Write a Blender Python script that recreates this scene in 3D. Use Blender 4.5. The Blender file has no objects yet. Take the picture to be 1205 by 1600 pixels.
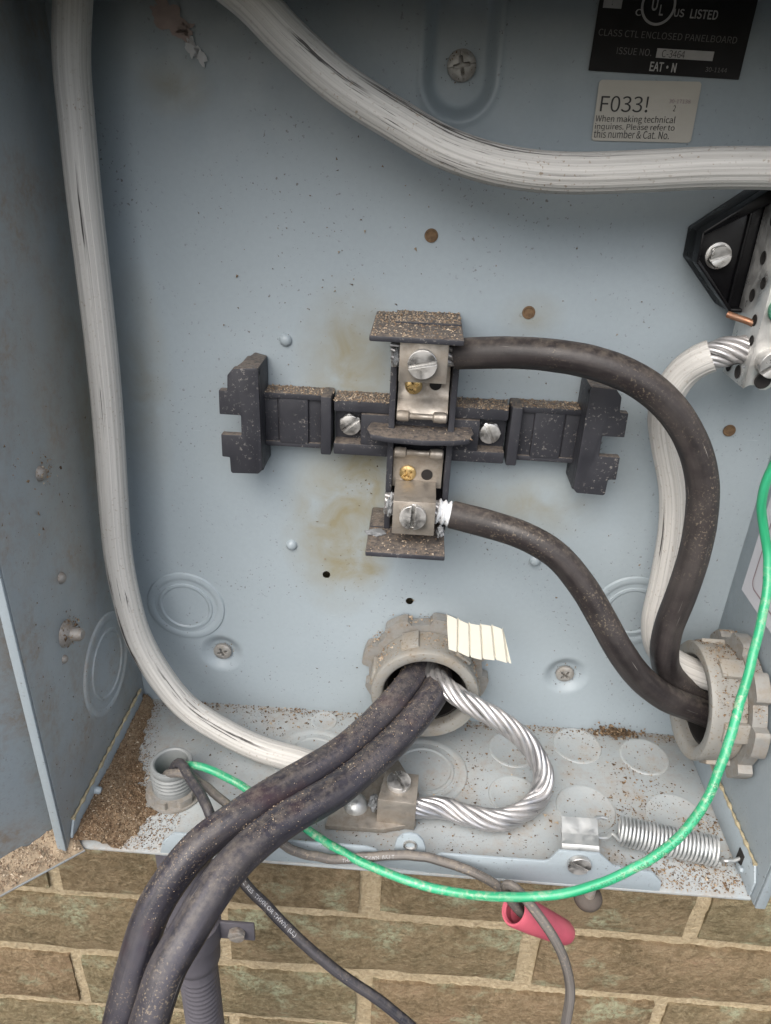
import bpy, bmesh, math, random
import numpy as np
from mathutils import Vector, Matrix, noise

random.seed(7); rng = np.random.default_rng(11)
scene = bpy.context.scene
col = scene.collection
R = math.radians

# ------------------------------------------------------------------ camera
cam_data = bpy.data.cameras.new("Camera")
cam = bpy.data.objects.new("Camera", cam_data); col.objects.link(cam)
CR = Vector((0.99757, 0.05694, 0.03956)); CU = Vector((-0.06139, 0.46048, 0.88555)); CF = Vector((-0.03214, 0.88585, -0.46286))
cr = CF.cross(CU).normalized(); cu = cr.cross(CF).normalized()
cam.matrix_world = Matrix(((cr.x, cu.x, -CF.x, 0.14160), (cr.y, cu.y, -CF.y, -0.31099), (cr.z, cu.z, -CF.z, 0.28957), (0, 0, 0, 1)))
cam_data.sensor_fit = 'VERTICAL'; cam_data.sensor_height = 24.0
cam_data.lens = 24.0 * 1151.34 / 1600.0
cam_data.clip_start = 0.005; cam_data.clip_end = 200.0
scene.camera = cam

# ------------------------------------------------------------------ sky, sun, exposure
SUN_EL, SUN_AZ = 49.0, 24.0          # the sun stands in front of the wall, to the left of the box
world = bpy.data.worlds.new("World"); scene.world = world; world.use_nodes = True
wn = world.node_tree.nodes; wl = world.node_tree.links
sky = wn.new('ShaderNodeTexSky'); sky.sky_type = 'NISHITA'; sky.sun_disc = False
sky.sun_elevation = R(SUN_EL); sky.sun_rotation = R(180 + SUN_AZ)
sky.air_density = 1.0; sky.dust_density = 4.0; sky.ozone_density = 0.6
wn['Background'].inputs['Strength'].default_value = 0.15
hs = wn.new('ShaderNodeHueSaturation'); hs.inputs['Saturation'].default_value = 0.62      # thin even cloud
wl.new(sky.outputs[0], hs.inputs['Color']); wl.new(hs.outputs[0], wn['Background'].inputs['Color'])
sd = bpy.data.lights.new("Sun", 'SUN'); sd.energy = 1.5; sd.angle = R(60); sd.color = (1.0, 0.96, 0.90)
sun = bpy.data.objects.new("Sun", sd); col.objects.link(sun)
sdir = Vector((-math.sin(R(SUN_AZ)) * math.cos(R(SUN_EL)), -math.cos(R(SUN_AZ)) * math.cos(R(SUN_EL)), math.sin(R(SUN_EL))))
sun.rotation_euler = sdir.to_track_quat('Z', 'Y').to_euler()
vs = scene.view_settings
vs.view_transform = 'Standard'; vs.look = 'None'; vs.gamma = 1.0; vs.use_curve_mapping = False; vs.exposure = 0.84

# ------------------------------------------------------------------ object helpers
WORLD = {}
def link(o, parent=None, M=None):
    M = M or Matrix.Identity(4)
    col.objects.link(o)
    if parent is not None:
        o.parent = parent; o.matrix_parent_inverse = WORLD[parent].inverted()
    o.matrix_basis = M; WORLD[o] = M.copy()
    return o
def thing(name, label, cat, loc=(0, 0, 0), group=None):
    o = bpy.data.objects.new(name, None); o.empty_display_size = 0.01
    link(o, None, Matrix.Translation(Vector(loc)))
    o['label'] = label; o['category'] = cat
    if group: o['group'] = group
    return o
def tag(o, label, cat, group=None):
    o['label'] = label; o['category'] = cat
    if group: o['group'] = group
    return o
def mesh_obj(name, me, mat, parent=None, M=None):
    o = bpy.data.objects.new(name, me)
    if mat is not None and not me.materials: me.materials.append(mat)
    return link(o, parent, M)
def finish(me, angle=35):
    me.shade_smooth(); me.set_sharp_from_angle(angle=R(angle)); me.update()
def raw(name, verts, faces, smooth=None, uv=None):
    me = bpy.data.meshes.new(name)
    me.from_pydata([tuple(map(float, v)) for v in verts], [], [tuple(map(int, f)) for f in faces])
    if uv is not None:
        l = me.uv_layers.new(name='UVMap'); l.data.foreach_set('uv', np.asarray(uv, dtype=np.float32).ravel())
    if smooth: finish(me, smooth)
    return me
def bm_mesh(name, bm, smooth=35):
    bmesh.ops.recalc_face_normals(bm, faces=bm.faces)
    me = bpy.data.meshes.new(name); bm.to_mesh(me); bm.free(); finish(me, smooth); return me
def box_bm(bm, x0, x1, y0, y1, z0, z1, bev=0.0, seg=2):
    b = bmesh.new()
    bmesh.ops.create_cube(b, size=1.0, matrix=Matrix.Translation(((x0+x1)/2, (y0+y1)/2, (z0+z1)/2)) @ Matrix.Diagonal((abs(x1-x0), abs(y1-y0), abs(z1-z0), 1)))
    if bev: bmesh.ops.bevel(b, geom=b.edges[:], offset=bev, segments=seg, affect='EDGES', profile=0.5)
    t = bpy.data.meshes.new('t'); b.to_mesh(t); b.free(); bm.from_mesh(t); bpy.data.meshes.remove(t)
def slab_bm(bm, pts, nrm, th, bev=0.0, seg=2):
    """planar polygon pts, pushed along nrm by th"""
    b = bmesh.new(); n = Vector(nrm).normalized()
    a = [b.verts.new(Vector(p)) for p in pts]; c = [b.verts.new(Vector(p) + n * th) for p in pts]
    b.faces.new(a); b.faces.new(c[::-1]); k = len(pts)
    for i in range(k): b.faces.new((a[i], c[i], c[(i+1) % k], a[(i+1) % k]))
    bmesh.ops.recalc_face_normals(b, faces=b.faces)
    if bev: bmesh.ops.bevel(b, geom=b.edges[:], offset=bev, segments=seg, affect='EDGES', profile=0.5, clamp_overlap=True)
    t = bpy.data.meshes.new('t'); b.to_mesh(t); b.free(); bm.from_mesh(t); bpy.data.meshes.remove(t)
def box(name, mat, parent, x0, x1, y0, y1, z0, z1, bev=0.0, M=None):
    bm = bmesh.new(); box_bm(bm, x0, x1, y0, y1, z0, z1, bev)
    return mesh_obj(name, bm_mesh(name, bm), mat, parent, M)
def slab(name, mat, parent, pts, nrm, th, bev=0.0, M=None):
    bm = bmesh.new(); slab_bm(bm, pts, nrm, th, bev)
    return mesh_obj(name, bm_mesh(name, bm), mat, parent, M)
def frame(o, z, up=(0, 0, 1)):
    z = Vector(z).normalized(); y = Vector(up); y = (y - z * y.dot(z)).normalized(); x = y.cross(z)
    return Matrix(((x.x, y.x, z.x, o[0]), (x.y, y.y, z.y, o[1]), (x.z, y.z, z.z, o[2]), (0, 0, 0, 1)))
def lathe(name, prof, seg=48, smooth=35, close=False):
    """profile (r, h) turned about local z"""
    v = []; f = []; n = len(prof); a = np.arange(seg) * 2 * math.pi / seg
    for r, h in prof:
        for t in a: v.append((r * math.cos(t), r * math.sin(t), h))
    m = n if close else n - 1
    for i in range(m):
        j2 = (i + 1) % n
        for j in range(seg):
            k = (j + 1) % seg; f.append((i*seg+j, i*seg+k, j2*seg+k, j2*seg+j))
    me = raw(name, v, f)
    bm = bmesh.new(); bm.from_mesh(me); bmesh.ops.remove_doubles(bm, verts=bm.verts, dist=1e-7)
    bmesh.ops.dissolve_degenerate(bm, edges=bm.edges, dist=1e-7); bpy.data.meshes.remove(me)
    return bm_mesh(name, bm, smooth)

def spline(pts, step=0.0015):
    P = [Vector(p) for p in pts]; P = [P[0]*2 - P[1]] + P + [P[-1]*2 - P[-2]]; out = []
    for i in range(1, len(P) - 2):
        p0, p1, p2, p3 = P[i-1:i+3]
        t0 = 0; t1 = t0 + max((p1-p0).length, 1e-6)**.5; t2 = t1 + max((p2-p1).length, 1e-6)**.5; t3 = t2 + max((p3-p2).length, 1e-6)**.5
        n = 24
        for k in range(n):
            t = t1 + (t2 - t1) * k / n
            a1 = p0*((t1-t)/(t1-t0)) + p1*((t-t0)/(t1-t0)); a2 = p1*((t2-t)/(t2-t1)) + p2*((t-t1)/(t2-t1)); a3 = p2*((t3-t)/(t3-t2)) + p3*((t-t2)/(t3-t2))
            b1 = a1*((t2-t)/(t2-t0)) + a2*((t-t0)/(t2-t0)); b2 = a2*((t3-t)/(t3-t1)) + a3*((t-t1)/(t3-t1))
            out.append(b1*((t2-t)/(t2-t1)) + b2*((t-t1)/(t2-t1)))
    out.append(P[-2])
    A = np.array([tuple(p) for p in out])
    for _ in range(3):                                   # ease the bends
        A[1:-1] = 0.25*A[:-2] + 0.5*A[1:-1] + 0.25*A[2:]
    s = np.concatenate([[0], np.cumsum(np.linalg.norm(np.diff(A, axis=0), axis=1))])
    n = max(4, int(s[-1] / step)); q = np.linspace(0, s[-1], n)
    A = np.stack([np.interp(q, s, A[:, i]) for i in range(3)], 1)
    return A, q
def frames(A, up=(0.31, -0.62, 0.72)):
    T = np.gradient(A, axis=0); T /= np.linalg.norm(T, axis=1)[:, None]
    N = np.zeros_like(A); u = np.array(up); n = u - T[0]*np.dot(u, T[0]); N[0] = n/np.linalg.norm(n)
    for i in range(1, len(A)):
        n = N[i-1] - T[i]*np.dot(N[i-1], T[i]); N[i] = n/np.linalg.norm(n)
    return T, N, np.cross(T, N)
def tube(name, mat, parent, pts, rad, seg=40, step=0.0015, ridge=None, wob=0.0, cap=True, raw_path=None):
    A, s = raw_path if raw_path is not None else spline(pts, step)
    T, N, B = frames(A); th = np.arange(seg) * 2*math.pi/seg
    rr = rad(s) if callable(rad) else np.full(len(s), rad)
    prof = 1 + (ridge(th) if ridge else 0*th)
    V = A[:, None, :] + (rr[:, None]*prof[None])[..., None]*(np.cos(th)[None, :, None]*N[:, None] + np.sin(th)[None, :, None]*B[:, None])
    n = len(s); f = []; uv = []
    for i in range(n-1):
        for j in range(seg):
            k = (j+1) % seg; f.append((i*seg+j, i*seg+k, (i+1)*seg+k, (i+1)*seg+j))
            u0 = j/seg; u1 = (j+1)/seg; uv += [(u0, s[i]), (u1, s[i]), (u1, s[i+1]), (u0, s[i+1])]
    V = V.reshape(-1, 3)
    if cap:
        f.append(tuple(range(seg))[::-1]); uv += [(0, 0)]*seg
        f.append(tuple((n-1)*seg + j for j in range(seg))); uv += [(0, s[-1])]*seg
    me = raw(name, V, f, 60, uv)
    return mesh_obj(name, me, mat, parent)
FONT = None
try:                                                    # a plain grotesque that ships with Blender itself
    import os
    FONT = bpy.data.fonts.load(os.path.join(bpy.utils.system_resource('DATAFILES', path='fonts'), 'Noto Sans CJK Regular.woff2'))
except Exception: FONT = None
def parent_seed(name): return (sum(map(ord, name)) % 97) * 0.37
def strands(name, mat, parent, pts, R0, n, r, pitch, core=True, step=0.0012, fade=None, phase=0.0):
    """n wires laid round a core along the path, each its own mesh"""
    A, s = spline(pts, step); T, N, B = frames(A)
    for k in range(n):
        a = phase + 2*math.pi*k/n + s*2*math.pi/pitch
        jit = np.array([noise.noise(Vector((x*60, k*3.7, 1.3))) for x in s]); a = a + 0.22*np.array([noise.noise(Vector((x*35, k*5.1, 7.3))) for x in s])
        rad = (R0*(1 + 0.16*jit))[:, None]
        Q = A + rad*(np.cos(a)[:, None]*N + np.sin(a)[:, None]*B)
        sq = np.concatenate([[0], np.cumsum(np.linalg.norm(np.diff(Q, axis=0), axis=1))])
        tube(name, mat, parent, None, r*random.uniform(0.9, 1.12), seg=10, raw_path=(Q, sq))
    if core: tube('core', m_core, parent, None, R0*0.78, seg=12, raw_path=(A, s))
def wrap_text(name, body, mat, parent, path, r, s0, size, face, flip=False, shift=0.0):
    """printed lettering that lies on a round jacket"""
    cu_ = bpy.data.curves.new('t', 'FONT'); cu_.body = body; cu_.size = size; cu_.resolution_u = 4
    t = bpy.data.objects.new('t', cu_); col.objects.link(t)
    dg = bpy.context.evaluated_depsgraph_get(); me = bpy.data.meshes.new_from_object(t.evaluated_get(dg))
    bpy.data.objects.remove(t); bpy.data.curves.remove(cu_)
    A, s = path; T, N, B = frames(A); fc = np.array(face)
    co = np.zeros(len(me.vertices)*3); me.vertices.foreach_get('co', co); co = co.reshape(-1, 3)
    L = co[:, 0].max(); x = co[:, 0]; y = co[:, 1] - size*0.35
    if flip: x = L - x; y = -y
    q = s0 + x
    c = np.stack([np.interp(q, s, A[:, i]) for i in range(3)], 1); t_ = np.stack([np.interp(q, s, T[:, i]) for i in range(3)], 1)
    t_ /= np.linalg.norm(t_, axis=1)[:, None]
    n = fc - t_*(t_@fc)[:, None]; n /= np.linalg.norm(n, axis=1)[:, None]; b = np.cross(n, t_)
    a = y/r + shift
    V = c + (r + 0.00006)*(np.cos(a)[:, None]*n + np.sin(a)[:, None]*b)
    me.vertices.foreach_set('co', V.ravel()); me.update()
    me.name = name
    return mesh_obj(name, me, mat, parent)
def text_fit(name, body, mat, parent, M, x0, x1, y0, y1, h, bold=0.0):
    """flat lettering stretched to a rectangle of the local xy plane, h above it"""
    cu_ = bpy.data.curves.new('t', 'FONT'); cu_.body = body; cu_.size = 1; cu_.resolution_u = 16; cu_.offset = bold
    if FONT: cu_.font = FONT
    t = bpy.data.objects.new('t', cu_); col.objects.link(t)
    dg = bpy.context.evaluated_depsgraph_get(); me = bpy.data.meshes.new_from_object(t.evaluated_get(dg))
    bpy.data.objects.remove(t); bpy.data.curves.remove(cu_)
    co = np.zeros(len(me.vertices)*3); me.vertices.foreach_get('co', co); co = co.reshape(-1, 3)
    mn, mx = co.min(0), co.max(0)
    co[:, 0] = x0 + (co[:, 0]-mn[0])/(mx[0]-mn[0])*(x1-x0); co[:, 1] = y0 + (co[:, 1]-mn[1])/(mx[1]-mn[1])*(y1-y0); co[:, 2] = h
    me.vertices.foreach_set('co', co.ravel()); me.update(); me.name = name
    return mesh_obj(name, me, mat, parent, M)

# ------------------------------------------------------------------ materials
class G:
    def __init__(s, name, rough=0.5, metal=0.0, spec=0.5):
        s.m = bpy.data.materials.new(name); s.m.use_nodes = True; s.n = s.m.node_tree.nodes; s.l = s.m.node_tree.links
        s.b = s.n['Principled BSDF']; s.b.inputs['Roughness'].default_value = rough; s.b.inputs['Metallic'].default_value = metal
        s.b.inputs['Specular IOR Level'].default_value = spec
        s.tc = s.n.new('ShaderNodeTexCoord'); s.geo = s.n.new('ShaderNodeNewGeometry'); s.o = s.tc.outputs['Object']
    def put(s, sock, v):
        if hasattr(v, 'is_linked'): s.l.new(v, sock)
        elif isinstance(v, (tuple, list)): sock.default_value = tuple(v) + ((1,) if len(v) == 3 and len(sock.default_value) == 4 else ())
        else: sock.default_value = v
    def mapping(s, scale=(1, 1, 1), loc=(0, 0, 0), src=None):
        m = s.n.new('ShaderNodeMapping'); s.l.new(src or s.o, m.inputs[0]); m.inputs['Scale'].default_value = scale; m.inputs['Location'].default_value = loc
        return m.outputs[0]
    def noise(s, scale, detail=3, rough=0.5, vec=None, dist=0.0):
        t = s.n.new('ShaderNodeTexNoise'); s.l.new(vec or s.o, t.inputs['Vector'])
        t.inputs['Scale'].default_value = scale; t.inputs['Detail'].default_value = detail; t.inputs['Roughness'].default_value = rough; t.inputs['Distortion'].default_value = dist
        return t.outputs['Fac']
    def ramp(s, f, stops, ease=False):
        r = s.n.new('ShaderNodeValToRGB'); s.put(r.inputs[0], f); e = r.color_ramp.elements
        while len(e) < len(stops): e.new(0.5)
        for k, (p, c) in enumerate(stops):
            e[k].position = p; e[k].color = (c, c, c, 1) if isinstance(c, (int, float)) else tuple(c) + (1,)
        return r.outputs[0]
    def mix(s, f, a, b, mode='MIX'):
        m = s.n.new('ShaderNodeMix'); m.data_type = 'RGBA'; m.blend_type = mode
        s.put(m.inputs[0], f); s.put(m.inputs[6], a); s.put(m.inputs[7], b); return m.outputs[2]
    def math(s, op, a, b=0.0, clamp=False):
        m = s.n.new('ShaderNodeMath'); m.operation = op; m.use_clamp = clamp; s.put(m.inputs[0], a); s.put(m.inputs[1], b); return m.outputs[0]
    def xyz(s, src=None):
        x = s.n.new('ShaderNodeSeparateXYZ'); s.l.new(src or s.o, x.inputs[0]); return x.outputs
    def bump(s, h, strength=0.3, dist=0.001):
        b = s.n.new('ShaderNodeBump'); s.put(b.inputs['Height'], h); b.inputs['Strength'].default_value = strength; b.inputs['Distance'].default_value = dist
        s.l.new(b.outputs[0], s.b.inputs['Normal'])
    def blob(s, x, z, rx, rz):
        """soft spot on the back sheet, 1 in the middle"""
        v = s.mapping((1/rx, 0, 1/rz), (-x/rx, 0, -z/rz)); l = s.n.new('ShaderNodeVectorMath'); l.operation = 'LENGTH'; s.l.new(v, l.inputs[0])
        return s.ramp(l.outputs['Value'], [(0.15, 1.0), (1.0, 0.0)])
    def col(s, c): s.put(s.b.inputs['Base Color'], c)
    def rough(s, r): s.put(s.b.inputs['Roughness'], r)
    def settled(s, lo=0.25, hi=0.9):
        """how far a face looks up, where dust can settle"""
        z = s.xyz(s.geo.outputs['Normal'])[2]; return s.ramp(z, [(lo, 0.0), (hi, 1.0)])

def plain(name, c, rough=0.5, metal=0.0, var=0.15, sc=120, bump=0.15):
    g = G(name, rough, metal); n = g.noise(sc, 4, 0.6)
    g.col(g.mix(n, tuple(x*(1-var) for x in c), tuple(min(1, x*(1+var)) for x in c)))
    g.rough(g.ramp(g.noise(sc*0.6, 3), [(0.3, max(0, rough-0.12)), (0.7, min(1, rough+0.12))]))
    if bump: g.bump(g.noise(sc*3, 4, 0.6), bump, 0.0004)
    return g.m
PAINT = (0.302, 0.352, 0.384)
def paint(name, tint=1.0, speck=0.0, stain=False, dusty=0.0, rough=0.42, side=False):
    g = G(name, rough, 0.0, 0.45); c = tuple(x*tint for x in PAINT)
    big = g.noise(14, 3, 0.55)
    base = g.mix(big, tuple(x*0.93 for x in c), tuple(x*1.06 for x in c))
    fine = g.noise(420, 3, 0.6); base = g.mix(g.ramp(fine, [(0.35, 0.0), (0.75, 0.18)]), base, tuple(x*1.25 for x in c))
    # drizzle of fine dark and rusty specks
    sp = g.noise(650, 2, 0.55); area = g.ramp(g.noise(32, 2), [(0.44, 0.0), (0.62, 1.0)])
    m = g.math('MULTIPLY', g.ramp(sp, [(0.665, 0.0), (0.70, 1.0)]), area)
    base = g.mix(g.math('MULTIPLY', m, 0.75), base, (0.10, 0.085, 0.065))
    sc = g.noise(1.0, 3, 0.6, vec=g.mapping((60, 60, 700), (3, 1, 5))); base = g.mix(g.math('MULTIPLY', g.ramp(sc, [(0.70, 0.0), (0.76, 0.5)]), area), base, tuple(min(1, x*1.5) for x in c))
    if stain:
        tot = None
        for (x, z, rx, rz, k) in STAINS:
            b = g.math('MULTIPLY', g.blob(x, z, rx, rz), k); tot = b if tot is None else g.math('ADD', tot, b, True)
        nn = g.ramp(g.noise(55, 5, 0.62, dist=0.6), [(0.28, 0.15), (0.64, 1.0)])
        tot = g.math('MULTIPLY', tot, nn)
        base = g.mix(tot, base, (0.235, 0.212, 0.135))
    if side:
        v = g.mapping((0, 1/0.085, 1/0.130), (0, 0.010/0.085, -0.175/0.130)); l = g.n.new('ShaderNodeVectorMath'); l.operation = 'LENGTH'; g.l.new(v, l.inputs[0])
        s_ = g.math('MULTIPLY', g.ramp(l.outputs['Value'], [(0.1, 0.75), (1.0, 0.0)]), g.ramp(g.noise(30, 5, 0.6), [(0.30, 0.25), (0.66, 1.0)]))
        base = g.mix(s_, base, (0.23, 0.205, 0.135))
    if speck:
        d = g.math('MULTIPLY', g.ramp(g.noise(900, 3, 0.65), [(0.56, 0.0), (0.64, 1.0)]), g.ramp(g.noise(48, 4, 0.6), [(0.36, 0.0), (0.66, speck)]))
        base = g.mix(d, base, (0.19, 0.125, 0.07))
    if dusty:
        sm = g.math('MULTIPLY', g.ramp(g.noise(36, 5, 0.7, vec=g.mapping((1, 1, 1), (4, 8, 2))), [(0.46, 0.0), (0.66, 0.75)]), g.ramp(g.noise(300, 4, 0.7), [(0.36, 0.1), (0.60, 1.0)]))
        base = g.mix(sm, base, (0.24, 0.175, 0.115))
        d = g.ramp(g.noise(70, 5, 0.7), [(0.3, dusty*0.35), (0.75, dusty)])
        base = g.mix(d, base, (0.44, 0.41, 0.36))
    g.col(base)
    g.rough(g.ramp(g.noise(90, 3), [(0.3, rough-0.08), (0.7, rough+0.13)]))
    g.bump(g.math('ADD', g.math('MULTIPLY', g.noise(1500, 2), 0.35), g.noise(260, 2)), 0.12, 0.0004)
    return g.m
STAINS = [(0.112, 0.198, 0.026, 0.040, 0.9), (0.108, 0.118, 0.030, 0.056, 0.95), (0.160, 0.128, 0.02, 0.012, 0.5), (0.122, 0.150, 0.016, 0.040, 0.8), (0.187, 0.222, 0.016, 0.012, 0.5), (0.197, 0.135, 0.040, 0.022, 0.55),
          (0.118, 0.096, 0.018, 0.018, 0.8), (0.019, 0.185, 0.016, 0.06, 0.5), (0.045, 0.300, 0.016, 0.012, 0.7)]

m_back = paint('panel_paint_back', 1.0, 0.0, True)
m_wall = paint('panel_paint', 0.97, 0.25, False)
m_wall_left = paint('panel_paint_left', 0.99, 0.30, False, 0.30, side=True)  # olive stain; dust film also lightens this wall to stand in for light
m_floor = paint('panel_paint_floor', 0.98, 0.4, False, 0.42, 0.55)
m_door = paint('door_paint', 0.97, 0.45, False, 0.05)
m_flange = paint('flange_paint', 1.0, 0.12, False, 0.0)

def white_jacket(name='white_jacket', bands=()):
    g = G(name, 0.50); uv = g.tc.outputs['UV']
    st = g.noise(1.0, 3, 0.6, vec=g.mapping((26, 7, 1), src=uv)); st2 = g.noise(1.0, 2, 0.5, vec=g.mapping((90, 5, 1), src=uv))
    c = g.mix(g.ramp(st, [(0.3, 0.0), (0.7, 1.0)]), (0.43, 0.42, 0.395), (0.60, 0.59, 0.565))
    c = g.mix(g.ramp(st2, [(0.46, 0.0), (0.68, 0.5)]), c, (0.32, 0.315, 0.31))
    # rubbed-on black scuffs that run along the jacket
    sc = g.noise(1.0, 4, 0.62, vec=g.mapping((30, 15, 1), (4.2, 1.7, 0), uv)); zone = g.noise(1.0, 1, 0.4, vec=g.mapping((5.0, 5, 1), (0.3, 0, 0), uv))
    m = g.math('MULTIPLY', g.ramp(sc, [(0.53, 0.0), (0.57, 1.0)]), g.ramp(zone, [(0.61, 0.0), (0.67, 1.0)]))
    c = g.mix(m, c, (0.035, 0.032, 0.03))
    for u0, w, v0, v1, k in bands:                       # where the jacket was dragged over an edge
        X = g.xyz(uv); du = g.math('ABSOLUTE', g.math('SUBTRACT', g.math('FRACT', g.math('ADD', g.math('SUBTRACT', X[0], u0), 1.5)), 0.5))
        t = g.math('DIVIDE', g.math('SUBTRACT', X[1], v0), v1 - v0); tv = g.ramp(t, [(0.0, 0.0), (0.18, 1.0), (0.8, 1.0), (1.0, 0.0)])
        nz = g.noise(1.0, 4, 0.65, vec=g.mapping((46, 30, 1), (k, 2*k, 0), uv))
        lo = g.math('ADD', nz, g.math('MULTIPLY', g.ramp(du, [(0.0, 1.0), (w, 0.0)]), 0.17))
        c = g.mix(g.math('MULTIPLY', g.ramp(lo, [(0.635, 0.0), (0.67, 0.95)]), tv), c, (0.035, 0.032, 0.03))
    d = g.math('MULTIPLY', g.ramp(g.noise(700, 2, 0.6), [(0.62, 0.0), (0.68, 0.8)]), g.ramp(g.noise(40, 3), [(0.4, 0.0), (0.7, 1.0)]))
    c = g.mix(d, c, (0.22, 0.16, 0.10)); g.col(c)
    g.rough(g.ramp(st, [(0.3, 0.42), (0.7, 0.62)])); g.bump(st2, 0.35, 0.0006); return g.m
m_white = white_jacket()
def dark_jacket(name, c0, c1, dust=0.8, rough=0.46, red=False):
    g = G(name, rough, 0.0, 0.32); uv = g.tc.outputs['UV']
    st = g.noise(1.0, 4, 0.6, vec=g.mapping((9, 16, 1), src=uv)); big = g.noise(34, 4, 0.65)
    c = g.mix(g.ramp(st, [(0.35, 0.0), (0.68, 1.0)]), c0, c1)
    if red: c = g.mix(g.ramp(g.noise(26, 3, 0.6, vec=g.mapping((1, 1, 1), (2, 6, 3))), [(0.58, 0.0), (0.70, 0.6)]), c, (0.050, 0.022, 0.028))
    haze = g.ramp(big, [(0.44, 0.0), (0.74, 0.30)]); c = g.mix(haze, c, (0.13, 0.115, 0.105))
    fl = g.math('MULTIPLY', g.ramp(g.noise(1000, 3, 0.6), [(0.57, 0.0), (0.65, 1.0)]), g.ramp(g.noise(30, 4, 0.65), [(0.46, 0.03), (0.62, dust)]))
    c = g.mix(fl, c, (0.29, 0.235, 0.17))
    se = g.math('MULTIPLY', g.settled(0.45, 1.0), g.ramp(g.noise(320, 5, 0.7), [(0.42, 0.0), (0.64, dust)]))
    c = g.mix(g.math('MULTIPLY', se, 0.65), c, (0.25, 0.215, 0.175))
    sc = g.noise(1.0, 2, 0.5, vec=g.mapping((50, 30, 1), (1, 2, 3), uv)); c = g.mix(g.ramp(sc, [(0.72, 0.0), (0.76, 0.7)]), c, (0.36, 0.34, 0.32))
    g.col(c); g.rough(g.ramp(big, [(0.3, rough-0.1), (0.7, rough+0.25)])); g.bump(g.noise(420, 4, 0.65), 0.25, 0.0005); return g.m
m_dark = dark_jacket('black_jacket', (0.015, 0.013, 0.014), (0.040, 0.034, 0.034), 0.55, 0.40)
m_dark2 = dark_jacket('faded_jacket', (0.018, 0.017, 0.022), (0.056, 0.054, 0.068), 0.55, 0.36, True)
m_thin = dark_jacket('thin_jacket', (0.018, 0.018, 0.022), (0.050, 0.049, 0.058), 0.5, 0.36)
m_thin_grey = dark_jacket('grey_jacket', (0.070, 0.064, 0.060), (0.17, 0.157, 0.145), 0.9, 0.48)
def plastic():
    g = G('moulded_plastic', 0.5, 0.0, 0.3); n = g.noise(60, 4, 0.6)
    c = g.mix(n, (0.020, 0.021, 0.026), (0.050, 0.051, 0.060))
    se = g.math('MULTIPLY', g.settled(0.5, 0.95), g.ramp(g.noise(520, 4, 0.7), [(0.34, 0.12), (0.58, 1.0)]))
    c = g.mix(g.math('MULTIPLY', se, 0.45), c, g.mix(g.noise(160, 2), (0.20, 0.16, 0.12), (0.40, 0.33, 0.26)))
    fl = g.math('MULTIPLY', g.ramp(g.noise(850, 3, 0.6), [(0.60, 0.0), (0.66, 0.7)]), g.ramp(g.noise(70, 3), [(0.45, 0.0), (0.65, 1.0)]))
    c = g.mix(fl, c, (0.30, 0.28, 0.26)); g.col(c); g.rough(g.ramp(n, [(0.3, 0.38), (0.7, 0.65)])); g.bump(g.noise(500, 4, 0.6), 0.2, 0.0004); return g.m
m_plastic = plastic()
m_gloss = plain('gloss_black_plastic', (0.005, 0.005, 0.006), 0.33, 0, 0.3, 200, 0.1)
m_gloss.node_tree.nodes['Principled BSDF'].inputs['Specular IOR Level'].default_value = 0.22
def metal(name, c, rough, dirt=(0.16, 0.11, 0.07), k=0.6, sc=140, met=0.85):
    g = G(name, rough, met); n = g.ramp(g.noise(sc, 5, 0.65), [(0.42, 0.0), (0.70, k)])
    base = g.mix(g.noise(sc*0.4, 3), tuple(x*0.86 for x in c), tuple(min(1, x*1.08) for x in c)); g.col(g.mix(n, base, dirt))
    g.put(g.b.inputs['Metallic'], g.ramp(n, [(0.0, met), (k, met*0.35)])); g.rough(g.ramp(g.noise(sc*1.5, 4), [(0.3, rough-0.1), (0.7, rough+0.2)]))
    g.bump(g.noise(sc*4, 4, 0.6), 0.2, 0.0003); return g.m
m_alu = metal('bare_aluminium', (0.52, 0.515, 0.52), 0.36, (0.24, 0.215, 0.19), 0.55, 120, 0.9)
m_core = metal('strand_core', (0.16, 0.155, 0.15), 0.6, (0.08, 0.07, 0.06), 0.6, 160, 0.6)  # core coloured dark to paint the shade in gaps between strands
m_nickel = metal('tarnished_lug', (0.42, 0.385, 0.34), 0.44, (0.17, 0.135, 0.10), 0.75, 160, 0.75)
m_barmetal = metal('bar_aluminium', (0.72, 0.72, 0.70), 0.34, (0.35, 0.34, 0.32), 0.4, 150, 0.85)
m_zinc = metal('zinc_plate', (0.62, 0.64, 0.64), 0.42, (0.36, 0.35, 0.32), 0.4, 140, 0.9)
m_screw = metal('steel_screw', (0.56, 0.555, 0.54), 0.32, (0.36, 0.34, 0.32), 0.2, 160, 0.9)
m_rust = metal('rusted_steel', (0.36, 0.34, 0.315), 0.60, (0.19, 0.145, 0.105), 0.9, 260, 0.5)
m_dusty = metal('dusty_screw', (0.40, 0.39, 0.37), 0.55, (0.20, 0.18, 0.155), 0.85, 240, 0.5)
m_plug = metal('rust_brown_plug', (0.17, 0.105, 0.055), 0.8, (0.07, 0.045, 0.028), 0.8, 420, 0.1)
m_rubber = plain('dirty_rubber', (0.075, 0.062, 0.052), 0.7, 0, 0.4, 160, 0.4)
m_brass = metal('brass_screw', (0.62, 0.45, 0.20), 0.28, (0.22, 0.13, 0.06), 0.5, 240, 0.9)
m_copper = metal('copper_wire', (0.34, 0.17, 0.10), 0.48, (0.20, 0.13, 0.09), 0.8, 200, 0.8)
m_cast = metal('die_cast_locknut', (0.33, 0.325, 0.31), 0.55, (0.22, 0.18, 0.135), 0.8, 180, 0.5)
m_greenscrew = metal('green_ground_screw', (0.08, 0.30, 0.19), 0.30, (0.3, 0.33, 0.30), 0.4, 240, 0.7)
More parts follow.
